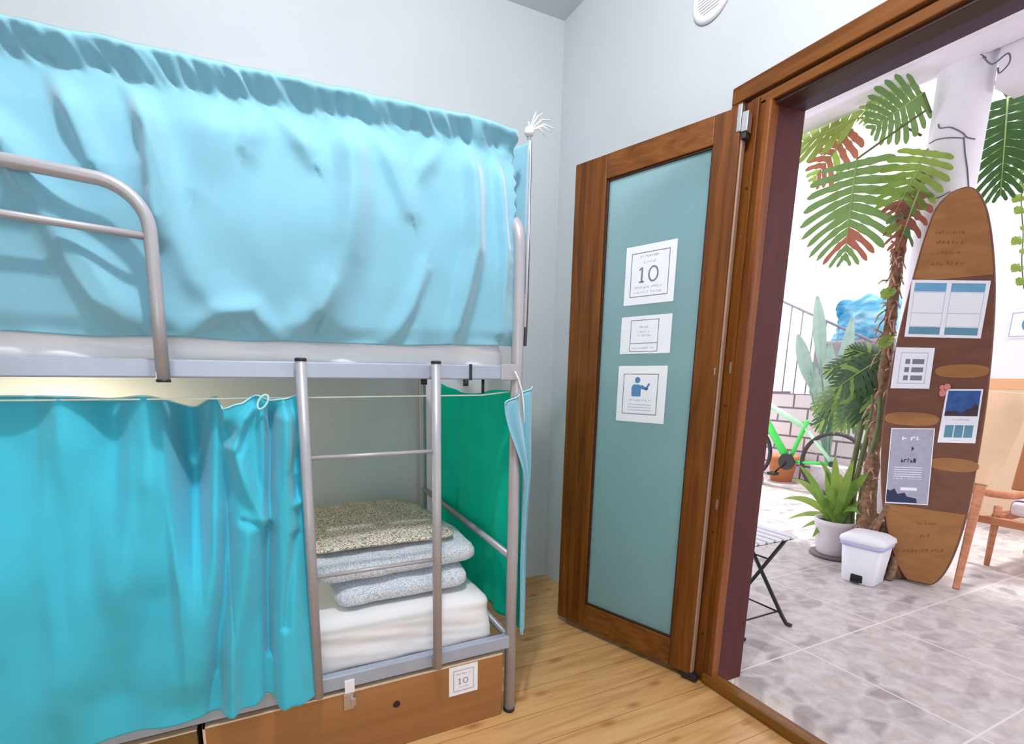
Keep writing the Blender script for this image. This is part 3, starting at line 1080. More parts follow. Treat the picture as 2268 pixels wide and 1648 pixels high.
# the curtain sags between the points where it is clipped to the string, and swings in there
XS = [px_xz(u, 882)[0] for u in (-120, 0, 60, 130, 235, 320, 405, 490)]
TOPY = [(-2.8, -.02), (-2.62, .0), (-2.5, -.03), (-2.25, -.02), (XS[1], -.046), (XS[2], -.040), (XS[3], .004), (XS[4], -.060), (XS[5], .006), (XS[6], -.135), (-1.672, -.030), (-1.655, .018), (-1.62, .026), (-1.585, .012), (-1.565, .034), (-1.548, .012), (-1.53, .020), (-1.512, .030), (-1.49, .010), (-1.47, .016)]
BOTY = [(-2.8, .060), (-2.65, .075), (-2.5, .060), (-2.25, .070), (-2.08, .060), (-2.02, .070), (-1.93, .056), (-1.84, .074), (-1.74, .058), (-1.66, .060), (-1.62, .072), (-1.585, .062), (-1.55, .078), (-1.525, .052), (-1.50, .078), (-1.47, .062)]
DIP = [(-2.62, 0), (-2.5, .02), (-2.3, 0), (XS[1], .0), (XS[3], -.0), (XS[4], .008), (XS[5], .0), (-1.735, .036), (-1.672, .004), (-1.658, .034), (-1.62, .022), (-1.575, .0), (-1.545, .014), (-1.51, .010), (-1.47, 0)]


def low_px(u, v):
    p = at(u, v, y=-1.03)
    return (p.x, p.z)


FOLDS_L = [([low_px(*p) for p in path], w, h) for path, w, h in [
    ([(330, 1080), (270, 1250), (170, 1450), (60, 1640)], .075, .030),
    ([(470, 1150), (455, 1300), (420, 1480)], .060, .024),
    ([(130, 1000), (60, 1180), (-40, 1400)], .07, .022),
    ([(345, 1330), (320, 1420), (280, 1520)], .06, -.016),
    ([(506, 960), (505, 1200), (488, 1400), (480, 1560)], .020, -.040),
    ([(556, 905), (530, 960), (515, 995)], .014, .022),
    ([(515, 995), (555, 1080), (592, 1150)], .020, .034),
    ([(560, 1165), (545, 1300), (525, 1440), (515, 1570)], .032, .042),
    ([(546, 940), (536, 1000)], .008, -.012),
    ([(604, 900), (602, 1100), (604, 1300), (614, 1545)], .012, -.046),
    ([(634, 930), (628, 1080), (640, 1300), (655, 1530)], .024, .044),
    ([(668, 960), (650, 1050), (662, 1100)], .012, -.024),
    ([(660, 1110), (668, 1100), (680, 1095)], .012, .022),
    ([(655, 1180), (640, 1370)], .010, -.016),
    ([(545, 1150), (596, 1160)], .010, -.018),
]]


def low_fn(i, j):
    t = 1 - j                                    # 0 at the top
    x = lerp(-2.79, -1.472, i)
    yt, yb = interp(TOPY, x), interp(BOTY, x)
    dp = max(0.0, min(1.0, (-yt - .03) / .10))
    yo = lerp(yt, yb, lerp(t, smooth(lerp(-.10, .14, dp), lerp(.50, .66, dp), t), smooth(-.015, .07, -yt)))
    bunch = smooth(-1.70, -1.64, x)
    belly = (.016 * smooth(.25, .6, t) * (1 - smooth(.75, 1, t))) * (1 - bunch)
    wr = .006 * mnoise.noise(V((x * 6, t * 3, 2))) + .002 * mnoise.noise(V((x * 24, t * 12, 5)))
    zt = STR_Z(x) + .004 - interp(DIP, x)
    zb = .292 + .005 * mnoise.noise(V((x * 5, 0, 3))) - .018 * smooth(-1.575, -1.55, x) + .016 * math.exp(-((x + 1.59) / .02) ** 2)
    z = lerp(zt, zb, t)
    f = 0.0
    for path, w, hh in FOLDS_L:
        d, side, q = segdist(x, z, path)
        if d < 3 * w:
            f += hh * math.exp(-(d / w) ** 2)
    f *= smooth(0, .05, t)
    y = YC - yo - belly - wr - f
    return V((x - .018 * bunch * t * (1 - smooth(-1.52, -1.475, x)), min(y, YB - .020) if t > .86 else y, z))


NS = 560
b = B(); b.grid(low_fn, NS - 1, 170)
cl = b.done('curtain', M_CYAN_SHADE, None, solid=.0016, base=(-1.8, YC, .27))
tag(cl, 'cyan curtain in a shaded tone hanging on a string across the lower bunk, gathered beside the ladder', 'curtain', 'curtains round the bunk bed')
b = B(); b.tube([low_fn(k / (NS - 1), 1.0) + V((0, -.001, .001)) for k in range(0, NS - 1, 3)], .0022, 6)
b.done('top_trim', M_TREAD, cl)
b = B()
rg = [V((-1.563, -1.046 - .003 * math.cos(a), 1.128)) + V((.011 * math.cos(a) + .008 * math.sin(a), 0, .018 * math.sin(a))) for a in [2 * PI * k / 18 for k in range(18)]]
b.tube(rg, .003, 6, closed=True); b.done('loop', M_TREAD, cl)

# curtain over the end of the lower bunk, green light cast in its colour, and its cyan turned edge by the post
b = B()


def le_fn(i, j):
    y = lerp(-.09, -1.0, i)
    zt = 1.172 - .045 * math.sin(PI * i) ** 2 - .025 * smooth(.7, 1, i)
    zb = .30
    z = lerp(zb, zt, j)
    x = -0.762 + (.010 * math.sin(i * 20 + 1) + .006 * math.sin(i * 43)) * (1.1 - .5 * j) + .004 * mnoise.noise(V((y * 7, z * 4, 7)))
    return V((x, y, z))


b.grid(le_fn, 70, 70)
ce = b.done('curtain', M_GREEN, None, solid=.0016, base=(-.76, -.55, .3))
tag(ce, 'cyan curtain, green light cast in its colour, closing the end of the lower bunk behind the ladder', 'curtain', 'curtains round the bunk bed')
b = B()


def tq_fn(i, j):
    zt = lerp(1.115, 1.165, i)
    z = lerp(.305, zt, j)
    t = 1 - j
    wleft = lerp(-.868, -.782, smooth(0, .35, t))
    x = lerp(wleft, lerp(-.748, -.735, t), i)
    y = lerp(lerp(-1.062, -1.050, t), lerp(-1.03, -.985, t), i) + .010 * math.sin(i * 13 + t * 2) - .006 * math.sin(t * 8)
    return V((x, y - .002, z))


b.grid(tq_fn, 24, 60)
cq = b.done('curtain', M_CYAN_LIT, None, solid=.0016, base=(-.76, -1.02, .3))
tag(cq, 'narrow lit-toned cyan curtain edge wrapped round the right post of the lower bunk', 'curtain', 'curtains round the bunk bed')
b = B(); b.tube([tq_fn(k / 24, 1.0) + V((0, -.002, .001)) for k in range(25)], .002, 6); b.done('top_trim', M_TREAD, cq)
b = B(); b.tube([(-.826, -1.05, 1.215), (-.815, -1.055, 1.19), (-.802, -1.058, 1.15), (-.795, -1.058, 1.10), (-.79, -1.056, 1.05)], .0022, 6)
tag(b.done('string_end', M_STRING, None, base=(-.81, -1.05, 1.1)), 'loose white string end knotted on the right bed post', 'string')

# ------------------------------------------------------------------ storage boxes under the bed
YF = -1.036


def storage(x0, x1, mat, label, z1=.240, hole=None):
    root = thing('storage_box', ((x0 + x1) / 2, -.6, 0), label, 'storage box', 'storage boxes under the bed')
    b = B(); b.box((x0, YF + .018, .004), (x1, -.12, z1 - .012)); b.done('body', M_MDF2, root)
    b = B(); b.box((x0, YF, .002), (x1, YF + .018, z1)); b.done('front_panel', mat, root, 0.0015)
    b = B(); b.box((x0, YF - .001, z1 - .004), (x1, YF + .0185, z1 + .001)); b.box((x0 - .0005, YF - .001, .002), (x0 + .006, YF + .0185, z1 + .001)); b.done('edge_band', M_EDGE, root)
    if hole:
        b = B(); b.lathe([(.012, 0), (.012, .0006)], (hole[0], YF, hole[1]), 20, V((0, -1, 0)), V((1, 0, 0))); b.done('finger_hole', M_HOLE, root)
    return root


sb = storage(-1.772, -0.842, M_MDF, 'brown board storage box under the bed with hasp and number label', .241, (-1.226, .154))
b = B(); b.box((-1.392, YF - .004, .182), (-1.362, YF - .001, .236)); b.box((-1.372, YF - .012, .195), (-1.356, YF - .003, .222)); hs = b.done('hasp', M_STEEL, sb, .001)
b = B(); b.box((-1.388, YB - .020, .240), (-1.358, YF - .0005, .282)); b.done('hasp_plate', M_WHITE, hs, .001)
storage(-2.75, -1.786, M_MDF2, 'olive brown board storage box under the bed at the left', .241)
O = V((-1.044, YF, .127))
P = plane_sign(O, V((.106, 0, .0)), V((0, 0, .107)), V((0, -1, 0)))
s = tag(sheet('number_label', P, M_PAPER), 'small square white number 10 label on the storage box front', 'label')
b = B(); frame_lines(b, P, .14, .12, .86, .86, .03, D1, D2); b.done('border', M_INKLITE, s)
b = B(); ten(b, P, .5, .46, .2, D1, D2, 1.1); b.done('number', M_INK, s)
letters(s, M_INKLITE, P, [(.24, .78, .68, .07, 21, .05), (.34, .7, .24, .04, 22, .05)])

# ------------------------------------------------------------------ patio shell
b = B(); b.box((T, -6, -0.1), (9.5, 6, 0.0)); struct(b.done('patio_floor', M_PATIO), 'pebble printed pale tiles of the patio', 'floor')
b = B(); b.box((T, -6, 3.05), (2.45, 3.2, 3.22)); b.box((2.16, -6, 3.02), (2.34, 3.2, 3.06)); b.box((2.36, -6, 2.82), (2.60, -.80, 3.22)); struct(b.done('patio_ceiling', M_SOFFIT), 'white ceiling over the near part of the patio', 'ceiling')
b = B(); b.box((9.3, -6, 0), (9.5, 6, 3.0)); struct(b.done('patio_wall_back', M_PATIO_WALL), 'bright white far wall of the patio', 'wall')
b = B(); b.box((T, 5.8, 0), (9.3, 6, 3.0)); struct(b.done('patio_wall_left', M_PATIO_WALL), 'bright white wall along the left of the patio', 'wall')
WX = 4.2
b = B(); b.box((WX, -6, 1.215), (WX + .15, 0.0, 3.2)); wr_ = struct(b.done('patio_wall_right', M_PATIO_WALL), 'white wall with tan dado at the right of the patio', 'wall')
b = B(); b.box((WX - .001, -6, 0), (WX + .15, 0.0, 1.13)); b.done('dado', M_DADO, wr_)
b = B(); b.box((WX - .006, -6, 1.13), (WX + .15, 0.0, 1.215)); b.done('dado_stripe', M_STRIPE, wr_)
# column
cc = at(2118, 300, x=2.42)
b = B(); b.lathe([(.131, 0), (.131, 2.0), (.131, 2.99), (.133, 3.0), (.139, 3.06)], (cc.x, cc.y, 0), 40)
struct(b.done('patio_column', M_PATIO_WALL, base=(cc.x, cc.y, 0)), 'round white column behind the surfboard', 'column')


def colpt(u, v, off=.004):
    """a point on the face of the column"""
    d = (FW + RT * ((u - PX) / FPX) - UP * ((v - PY) / FPX))
    ox, oy = CAM.x - cc.x, CAM.y - cc.y
    r = .131 + off
    A = d.x ** 2 + d.y ** 2
    Bq = 2 * (ox * d.x + oy * d.y)
    Cq = ox * ox + oy * oy - r * r
    ds = max(0, Bq * Bq - 4 * A * Cq)
    return CAM + d * ((-Bq - math.sqrt(ds)) / (2 * A))


cab = thing('cable', (cc.x - .12, cc.y, 2.2), 'thin grey cable tied round the white patio column', 'cable')
b = B()
for path in ([(2078, 275), (2082, 284), (2105, 282), (2132, 294), (2142, 304), (2160, 308)], [(2058, 318), (2076, 309), (2105, 305), (2136, 306)], [(2135, 304), (2138, 340), (2143, 375), (2146, 420)], [(2058, 442), (2080, 437), (2105, 424)]):
    b.tube(catmull([colpt(*q) for q in path], 4), .003, 6)
b.done('cable_run', M_CABLE, cab)
b = B()
q0 = colpt(2168, 120)
for path in ([(2085, 140), (2100, 122), (2130, 112), (2160, 115), (2185, 128)],):
    b.tube(catmull([colpt(*q) for q in path], 4), .003, 6)
e0 = at(2198, 142, x=2.2); e1 = at(2232, 118, x=2.2); e2 = at(2236, 138, x=2.2); e3 = at(2214, 162, x=2.2); e4 = at(2210, 150, x=2.2)
b.tube(catmull([colpt(2178, 126), e0, e1, e2, e3, e4], 5), .004, 6)
b.done('loop', M_CABLE, cab)

# ------------------------------------------------------------------ surfboard with notices
SB0 = V((1.963, -1.056, 0.012))
SN = V((-.926, -.364, .10)).normalized()     # leans back on the column
SE = V((.366, -.931, 0)).normalized()
SU = SN.cross(SE)
if SU.z < 0:
    SU = -SU


def sp(u, v):
    p = on(u, v, SB0, SN) - SB0
    return p.dot(SE), p.dot(SU)


def spt(a, c, d=0.0):
    return SB0 + SE * a + SU * c + SN * d


LEFT = [(2140, 412), (2105, 425), (2072, 460), (2048, 520), (2030, 580), (2014, 640), (1994, 720), (1976, 800), (1962, 880), (1953, 960), (1950, 1040), (1954, 1120), (1966, 1190), (1985, 1250), (2010, 1286), (2045, 1300)]
RIGHT = [(2060, 1299), (2085, 1282), (2108, 1246), (2130, 1190), (2146, 1130), (2160, 1060), (2174, 980), (2186, 900), (2195, 820), (2202, 740), (2206, 660), (2205, 590), (2199, 520), (2188, 462), (2172, 428), (2155, 414)]
OUT = [sp(*q) for q in LEFT + RIGHT]
OUT = [(p.x, p.y) for p in catmull([(a, c, 0) for a, c in OUT + [OUT[0]]], 3)][:-1]
OUT = [(a, max(c, 0.0)) for a, c in OUT]
brd = thing('surfboard', SB0, 'tall brown surfboard with tan ends used as a notice board, leaning on the patio column', 'surfboard')
b = B(); b.hexa([spt(a, c, -.05) for a, c in OUT], [spt(a, c, -.001) for a, c in OUT]); b.done('board', M_BOARD_BROWN, brd, .012, segs=3)


def inset(clip, k):
    cx = sum(a for a, c in OUT) / len(OUT)
    res = []
    for a, c in OUT:
        if clip(c):
            res.append((cx + (a - cx) * k + .0, c))
    return res


def clip_poly(lo, hi, k=.93):
    """the board outline between two heights, drawn in from the edge"""
    n = 40
    cl_, cr_ = [], []
    for i in range(n + 1):
        c = lerp(lo, hi, i / n)
        xs = []
        m = len(OUT)
        for j in range(m):
            (a0, c0), (a1, c1) = OUT[j], OUT[(j + 1) % m]
            if (c0 - c) * (c1 - c) < 0:
                xs.append(a0 + (a1 - a0) * (c - c0) / (c1 - c0))
        if len(xs) >= 2:
            mid, hw = (min(xs) + max(xs)) / 2, (max(xs) - min(xs)) / 2
            hw = max(0.002, hw - k)
            cl_.append((mid - hw, c)); cr_.append((mid + hw, c))
    return cl_ + list(reversed(cr_))


zs = [c for a, c in OUT]
zmax = max(zs)
cU0 = sp(2100, 617)[1]
cL1 = sp(2050, 1128)[1]
pu = clip_poly(cU0, zmax - .012, .010)
b = B(); b.hexa([spt(a, c, -.002) for a, c in pu], [spt(a, c, .001) for a, c in pu]); up_ = b.done('upper_panel', M_BOARD_TAN, brd)
pl_ = clip_poly(.010, cL1, .010)
b = B(); b.hexa([spt(a, c, -.002) for a, c in pl_], [spt(a, c, .001) for a, c in pl_]); lo_ = b.done('lower_panel', M_BOARD_TAN, brd)


def board_P(u0, v0, u1, v1, d=.001):
    """a sheet given by its left-top and right-bottom pixels"""
    a0, c1 = sp(u0, v0)
    a1, c0 = sp(u1, v1)
    O_ = spt(a0, c0, d)
    return plane_sign(O_, SE * (a1 - a0), SU * (c1 - c0), SN)


def board_Q(tl, tr, br, bl, d=.001):
    A, Bq, Cq, D_ = [spt(*sp(*q), d) for q in (tl, tr, br, bl)]
    return lambda u, v, dd=0.0: lerp(lerp(D_, Cq, u), lerp(A, Bq, u), v) + SN * dd


P = board_Q((2070, 500), (2150, 500), (2140, 600), (2060, 600), .001)
for k, (v, u0, u1) in enumerate(((.82, .05, .95), (.6, .1, .9), (.38, .2, .85), (.12, .02, .95))):
    letters(up_, M_BOARD_MARK, P, [(u0, u1, v, .08, 40 + k, .07)], 'burnt_lettering', .0001, .0006)
P = board_Q((2010, 1145), (2110, 1145), (2095, 1225), (2000, 1225), .001)
letters(lo_, M_BOARD_MARK, P, [(.25, .75, .78, .10, 50, .07), (.3, .6, .40, .14, 51, .07), (.0, .95, .02, .12, 52, .07)], 'burnt_lettering', .0001, .0006)
for (u, v, ru, rv) in ((2130, 822, 60, 15), (2018, 928, 61, 15), (2112, 1030, 56, 15)):
    a0, c0 = sp(u, v)
    ra = abs(sp(u + ru, v)[0] - sp(u - ru, v)[0]) / 2
    rc = abs(sp(u, v + rv)[1] - sp(u, v - rv)[1]) / 2
    q = [(a0 + ra * math.copysign(abs(math.cos(t)) ** .8, math.cos(t)), c0 + rc * math.copysign(abs(math.sin(t)) ** .8, math.sin(t))) for t in [2 * PI * k / 36 for k in range(36)]]
    b = B(); b.hexa([spt(a, c, -.002) for a, c in q], [spt(a, c, .001) for a, c in q]); b.done('oval_inlay', M_BOARD_TAN, brd)

# double poster with blue bars
P = board_Q((2020, 620), (2195, 622), (2172, 750), (2003, 746), .0015)
s = tag(sheet('poster', P, M_PAPER, .001), 'white double poster with blue bars, highest on the surfboard', 'poster', 'notices on the surfboard')
for u0 in (.05, .53):
    b = B(); quad(b, P, u0, .80, u0 + .42, .95, .001, .0014); b.done('header_bar', M_HEADBLUE, s)
for u0 in (.05, .53):
    b = B(); quad(b, P, u0, .05, u0 + .42, .18, .001, .0014); b.done('footer_bar', M_TEALPRINT, s)
b = B()
for u0 in (.05, .53):
    frame_lines(b, P, u0, .19, u0 + .42, .79, .006, .001, .0014)
    quad(b, P, u0, .42, u0 + .42, .43, .001, .0014)
b.done('panel_lines', M_INKLITE, s)
# square notice
P = board_Q((1985, 769), (2071, 771), (2058, 861), (1972, 860), .0015)
s = tag(sheet('notice', P, M_PAPER, .001), 'square white notice with six grey blocks at the left of the surfboard', 'notice', 'notices on the surfboard')
b = B(); frame_lines(b, P, .16, .12, .86, .88, .015, .001, .0014); b.done('border', M_INKLITE, s)
for k in range(3):
    for u0, u1 in ((.30, .42), (.48, .78)):
        b = B(); quad(b, P, u0, .20 + .2 * k, u1, .32 + .2 * k, .001, .0014); b.done('grey_block', M_INK, s)
# photo poster
P = board_Q((2097, 862), (2178, 862), (2160, 982), (2076, 980), .0015)
s = tag(sheet('poster', P, M_PAPER, .001), 'poster with a dark blue evening photograph at the right of the surfboard', 'poster', 'notices on the surfboard')
b = B(); quad(b, P, .06, .50, .95, .97, .001, .0014); ph = b.done('photograph', M_NAVY2, s)
b = B()
q = [(.06, .50), (.95, .50), (.95, .66), (.85, .74), (.75, .64), (.62, .62), (.5, .55), (.36, .6), (.06, .58)]
b.hexa([P(*k, .0014) for k in q], [P(*k, .0018) for k in q]); b.done('shore', M_DUSK, ph)
for u0 in (.14, .40, .66):
    b = B(); quad(b, P, u0, .10, u0 + .23, .33, .001, .0014); b.done('blue_square', M_TEALPRINT, s)
b = B(); scribble(b, P, .3, .8, .42, .03, .001, .0014, 61, .04); b.done('lettering', M_INKLITE, s)
P = board_Q((2080, 852), (2106, 850), (2106, 876), (2080, 880), .003)
b = B(); ring(b, P, .3, .3, .32, .3, 0, 0, 0, .003, 9, True); ring(b, P, .7, .75, .3, .28, 0, 0, 0, .003, 9, True); ring(b, P, .25, .75, .22, .2, 0, 0, 0, .003, 9, True)
tag(b.done('tape_scrap', M_PINK, None, base=P(.5, .5)), 'crumpled pink tape on the corner of the evening photograph poster', 'tape')
# grey poster
P = board_Q((1974, 948), (2071, 949), (2055, 1119), (1960, 1114), .0015)
s = tag(sheet('poster', P, M_PAPERGREY, .001), 'tall lavender grey poster low at the left of the surfboard', 'poster', 'notices on the surfboard')
letters(s, M_PAPER, P, [(.28, .78, .84, .07, 70, .09), (.14, .86, .33, .012, 71, .03)], 'white_lettering', .001, .0014)
for k in range(5):
    b = B(); quad(b, P, .15, .36 + .03 * k, .8, .368 + .03 * k, .001, .0014); b.done('text_line', M_PAPER, s)
b = B(); quad(b, P, .34, .18, .72, .22, .001, .0014); b.done('white_bar', M_PAPER, s)
letters(s, M_NAVY, P, [(.3, .72, .55, .06, 72, .08), (.52, .64, .70, .08, 73, .08)], 'dark_lettering', .001, .0014)
b = B(); q = [(.02, .02), (.75, .02), (.72, .08), (.5, .10), (.45, .15), (.28, .13), (.2, .2), (.1, .17), (.02, .19)]
b.hexa([P(*k, .001) for k in q], [P(*k, .0014) for k in q]); b.done('hill_print', M_NAVY, s)
b = B(); frame_lines(b, P, 0, 0, 1, 1, .02, .001, .0014, .012); b.done('border', M_PAPER, s)

# ------------------------------------------------------------------ wooden paddle leaning behind the board
f0 = V((2.03, -1.165, .02))
f1 = at(2172, 1085, x=2.45)
f2 = at(2222, 870, x=2.80)
ax = (f2 - f0).normalized()
sd = ax.cross(V((.9, .4, 0))).normalized()
nn_ = ax.cross(sd)
pd = thing('wooden_paddle', f0, 'pale wooden paddle leaning behind the right side of the surfboard', 'paddle')
L_ = (f2 - f0).length
b = B(); b.hexa([f0 + sd * .015 - nn_ * .012, f0 - sd * .015 - nn_ * .012, f0 - sd * .015 + nn_ * .012, f0 + sd * .015 + nn_ * .012],
                [f0 + ax * L_ * .60 + sd * .026 - nn_ * .012, f0 + ax * L_ * .60 - sd * .026 - nn_ * .012, f0 + ax * L_ * .60 - sd * .026 + nn_ * .012, f0 + ax * L_ * .60 + sd * .026 + nn_ * .012])
b.done('shaft', M_CHAIRWOOD, pd, .004)
b = B()
q = [(.50, .03), (.62, .075), (.8, .11), (.95, .12), (1.0, .10), (1.0, -.10), (.95, -.12), (.8, -.11), (.62, -.075), (.50, -.03)]
b.hexa([f0 + ax * (L_ * t) + sd * w - nn_ * .016 for t, w in q], [f0 + ax * (L_ * t) + sd * w + nn_ * .016 for t, w in q]); b.done('blade', M_PALEWOOD, pd, .005)

# ------------------------------------------------------------------ wooden armchair at the right
ch = thing('armchair', (3.1, -1.35, 0), 'wooden armchair with striped cushions at the right edge of the patio', 'armchair')
for (x, y) in ((2.77, -1.03), (2.77, -1.65), (3.35, -1.03), (3.35, -1.65)):
    b = B(); b.tube([(x, y, 0), (x, y, .40)], [.015, .022], 8); b.done('leg', M_CHAIRWOOD, ch)
b = B(); b.box((2.73, -1.70, .28), (2.78, -.90, .33)); b.box((3.32, -1.70, .30), (3.37, -.98, .35)); b.box((2.75, -1.06, .30), (3.37, -1.01, .35)); b.box((2.75, -1.68, .30), (3.37, -1.63, .35)); b.done('seat_frame', M_CHAIRWOOD, ch, .006)
b = B(); b.tube(catmull([(2.66, -.93, .50), (2.80, -1.0, .47), (3.05, -1.04, .45), (3.4, -1.05, .50)], 5), .024, 8); b.done('armrest', M_CHAIRWOOD, ch)
b = B(); b.tube(catmull([(2.66, -1.72, .50), (2.80, -1.66, .47), (3.05, -1.64, .45), (3.4, -1.64, .50)], 5), .024, 8); b.done('armrest', M_CHAIRWOOD, ch)
b = B(); b.hexa([V((3.14, -1.66, .46)), V((3.14, -.95, .46)), V((3.18, -.95, .46)), V((3.18, -1.66, .46))], [V((3.30, -1.66, 1.05)), V((3.30, -.93, 1.05)), V((3.34, -.93, 1.05)), V((3.34, -1.66, 1.05))]); b.done('backrest', M_BROWNCLOTH, ch, .01)
Mst = Mat('striped_cushion')
_g2 = Mst.n('ShaderNodeNewGeometry')
_s2 = Mst.n('ShaderNodeSeparateXYZ')
Mst.l(_g2.outputs['Position'], _s2.inputs[0])
_m2 = Mst.n('ShaderNodeMath', operation='MULTIPLY'); _m2.inputs[1].default_value = 5.5
Mst.l(_s2.outputs['X'], _m2.inputs[0])
_fr = Mst.n('ShaderNodeMath', operation='FRACT'); Mst.l(_m2.outputs[0], _fr.inputs[0])
_cr = Mst.ramp(_fr.outputs[0], [(0.0, rgb(238, 230, 240)), (0.42, rgb(60, 60, 96)), (0.56, rgb(228, 160, 160)), (0.72, rgb(240, 232, 240))])
Mst.t.nodes[-1].color_ramp.interpolation = 'CONSTANT'
Mst.l(_cr, Mst.b.inputs['Base Color'])
Mst.b.inputs['Roughness'].default_value = .9
b = B(); b.box((2.79, -1.62, .345), (3.12, -1.07, .45)); cs = b.done('cushion', Mst.m, None, .035, base=(2.95, -1.35, .345), segs=4)
tag(cs, 'striped white, navy and pink cushion on the wooden armchair', 'cushion')

# framed picture on the patio wall
A0, A1 = at(2241, 690, x=WX - .004), at(2275, 748, x=WX - .004)
P = plane_sign(V((WX - .006, A0.y, A1.z)), V((0, -.30, 0)), V((0, 0, A0.z - A1.z)), V((-1, 0, 0)))
s = tag(sheet('framed_picture', P, M_PAPER, .004), 'small framed blue print on the white patio wall', 'picture')
b = B(); frame_lines(b, P, .03, .05, .97, .95, .02, .004, .007, .035); b.done('frame', M_INKLITE, s)
b = B(); ring(b, P, .42, .5, .16, .28, 0, 0, .004, .005, 20, True); b.done('print', M_BLUEINK, s)

# ------------------------------------------------------------------ pedal bin
bc = V((1.725, -0.842, 0))
bn = thing('pedal_bin', bc, 'white plastic pedal bin beside the surfboard', 'bin')
fx = V((-.985, -.17, 0)).normalized()         # the way its front faces
fy = V((0, 0, 1)).cross(fx)


def bpnt(p, q, z):
    return bc + fx * (p * .86) + fy * (q * .86) + EZ * z


def rrect(hw, hd, r, z, n=6):
    pts = []
    for (sx, sy, a0) in ((1, 1, 0), (-1, 1, PI / 2), (-1, -1, PI), (1, -1, 1.5 * PI)):
        for k in range(n + 1):
            a = a0 + PI / 2 * k / n
            pts.append(bpnt(sx * (hd - r) + r * math.cos(a), sy * (hw - r) + r * math.sin(a), z))
    return pts


def loft(b, secs):
    rings = [[b.bm.verts.new(p) for p in s_] for s_ in secs]
    n = len(rings[0])
    for A, Bq in zip(rings, rings[1:]):
        for k in range(n):
            f = b.bm.faces.new((A[k], A[(k + 1) % n], Bq[(k + 1) % n], Bq[k])); f.smooth = True
    b.bm.faces.new(list(reversed(rings[0]))); b.bm.faces.new(rings[-1])


b = B(); loft(b, [rrect(.095, .105, .04, .002), rrect(.098, .108, .04, .006), rrect(.122, .128, .045, .255)]); b.done('body', M_WHITE, bn)
b = B(); loft(b, [rrect(.128, .134, .05, .247), rrect(.136, .142, .05, .254), rrect(.132, .138, .05, .275), rrect(.10, .105, .05, .296), rrect(.04, .05, .03, .302)]); b.done('lid', M_WHITE, bn)
b = B(); loft(b, [rrect(.1225, .1285, .046, .225), rrect(.1265, .1325, .046, .226), rrect(.129, .135, .046, .249), rrect(.1245, .1305, .046, .25)]); b.done('bag_edge', plain('lilac_bag', rgb(190, 194, 232), .5), bn)
b = B(); b.hexa([bpnt(.088, -.04, .006), bpnt(.088, .04, .006), bpnt(.1095, .04, .006), bpnt(.1095, -.04, .006)], [bpnt(.09, -.036, .058), bpnt(.09, .036, .058), bpnt(.1145, .036, .058), bpnt(.1145, -.036, .058)]); b.done('pedal_recess', M_BLACK, bn, .006)
b = B(); b.hexa([bpnt(.10, -.03, .012), bpnt(.10, .03, .012), bpnt(.145, .026, .012), bpnt(.145, -.026, .012)], [bpnt(.10, -.03, .024), bpnt(.10, .03, .024), bpnt(.145, .026, .020), bpnt(.145, -.026, .020)]); b.done('pedal', M_BLKMETAL, bn, .003)
b = B(); b.hexa([bpnt(-.112, -.09, .01), bpnt(-.112, .09, .01), bpnt(-.10, .09, .01), bpnt(-.10, -.09, .01)], [bpnt(-.137, -.1, .25), bpnt(-.137, .1, .25), bpnt(-.122, .1, .25), bpnt(-.122, -.1, .25)]); b.done('back_strip', M_BLACK, bn, .003)

# ------------------------------------------------------------------ plants
def monstera(b, base, tip, nrm, W, K=9, gap=.30, solid=.30, sweep=.48, droop=.10, seed=0, back=.10, mi=0, brown=()):
    """a big split leaf: lobes along both sides of a midrib, joined near the rib"""
    rnd = random.Random(seed)
    base, tip = V(base), V(tip)
    ax_ = tip - base
    L = ax_.length
    a = ax_.normalized()
    n = (V(nrm) - a * V(nrm).dot(a)).normalized()
    s_ = a.cross(n)

    def surf(al, w):
        """a point of the blade: al along the rib (0..1), w across (-1..1 of W)"""
        return base + a * (L * al) + s_ * (W * w) - n * (droop * L * (w * w * .6 + al * al * .7) - .02 * L * abs(w))

    def margin(u):
        ph = .04 + 2.5 * (1 - u) ** 1.3
        return (.46 + .56 * math.cos(ph), math.sin(ph) ** .8)

    def vein(t, u, r, side):
        ma, mw = margin(u)
        c0 = lerp(t, ma, .38)
        al = (1 - r) ** 2 * t + 2 * r * (1 - r) * c0 + r * r * ma
        w = 2 * r * (1 - r) * .58 * mw + r * r * mw
        return surf(al, side * w)

    for side in (-1, 1):
        for k in range(K):
            t0, t1 = lerp(.01, .95, k / K), lerp(.01, .95, (k + 1) / K)
            u0, u1 = k / K, (k + 1) / K
            g = gap * rnd.uniform(.75, 1.2)
            reach = rnd.uniform(.93, 1.03)
            hole = rnd.random() < .75
            b.mi = 1 if (side, k) in brown else mi
            rows = []
            for j in range(11):
                r = j / 10
                q = g * smooth(solid, solid + .22, r) + (g * .8 * math.exp(-((r - solid * .55) / .07) ** 2) if hole else 0)
                q += .5 * max(0, (r - .82) / .18) ** 2
                q = min(q, .92)
                h0, h1 = .5 * q, 1 - .5 * q
                rr = r * reach
                rows.append((b.bm.verts.new(vein(lerp(t0, t1, h0), lerp(u0, u1, h0), rr, side)), b.bm.verts.new(vein(lerp(t0, t1, h1), lerp(u0, u1, h1), rr, side))))
            for A, Bq in zip(rows, rows[1:]):
                f = b.bm.faces.new((A[0], A[1], Bq[1], Bq[0])); f.smooth = True; f.material_index = b.mi
    b.mi = 0
    return [surf(t, 0) + n * .002 for t in [k / 8 * .97 for k in range(9)]]


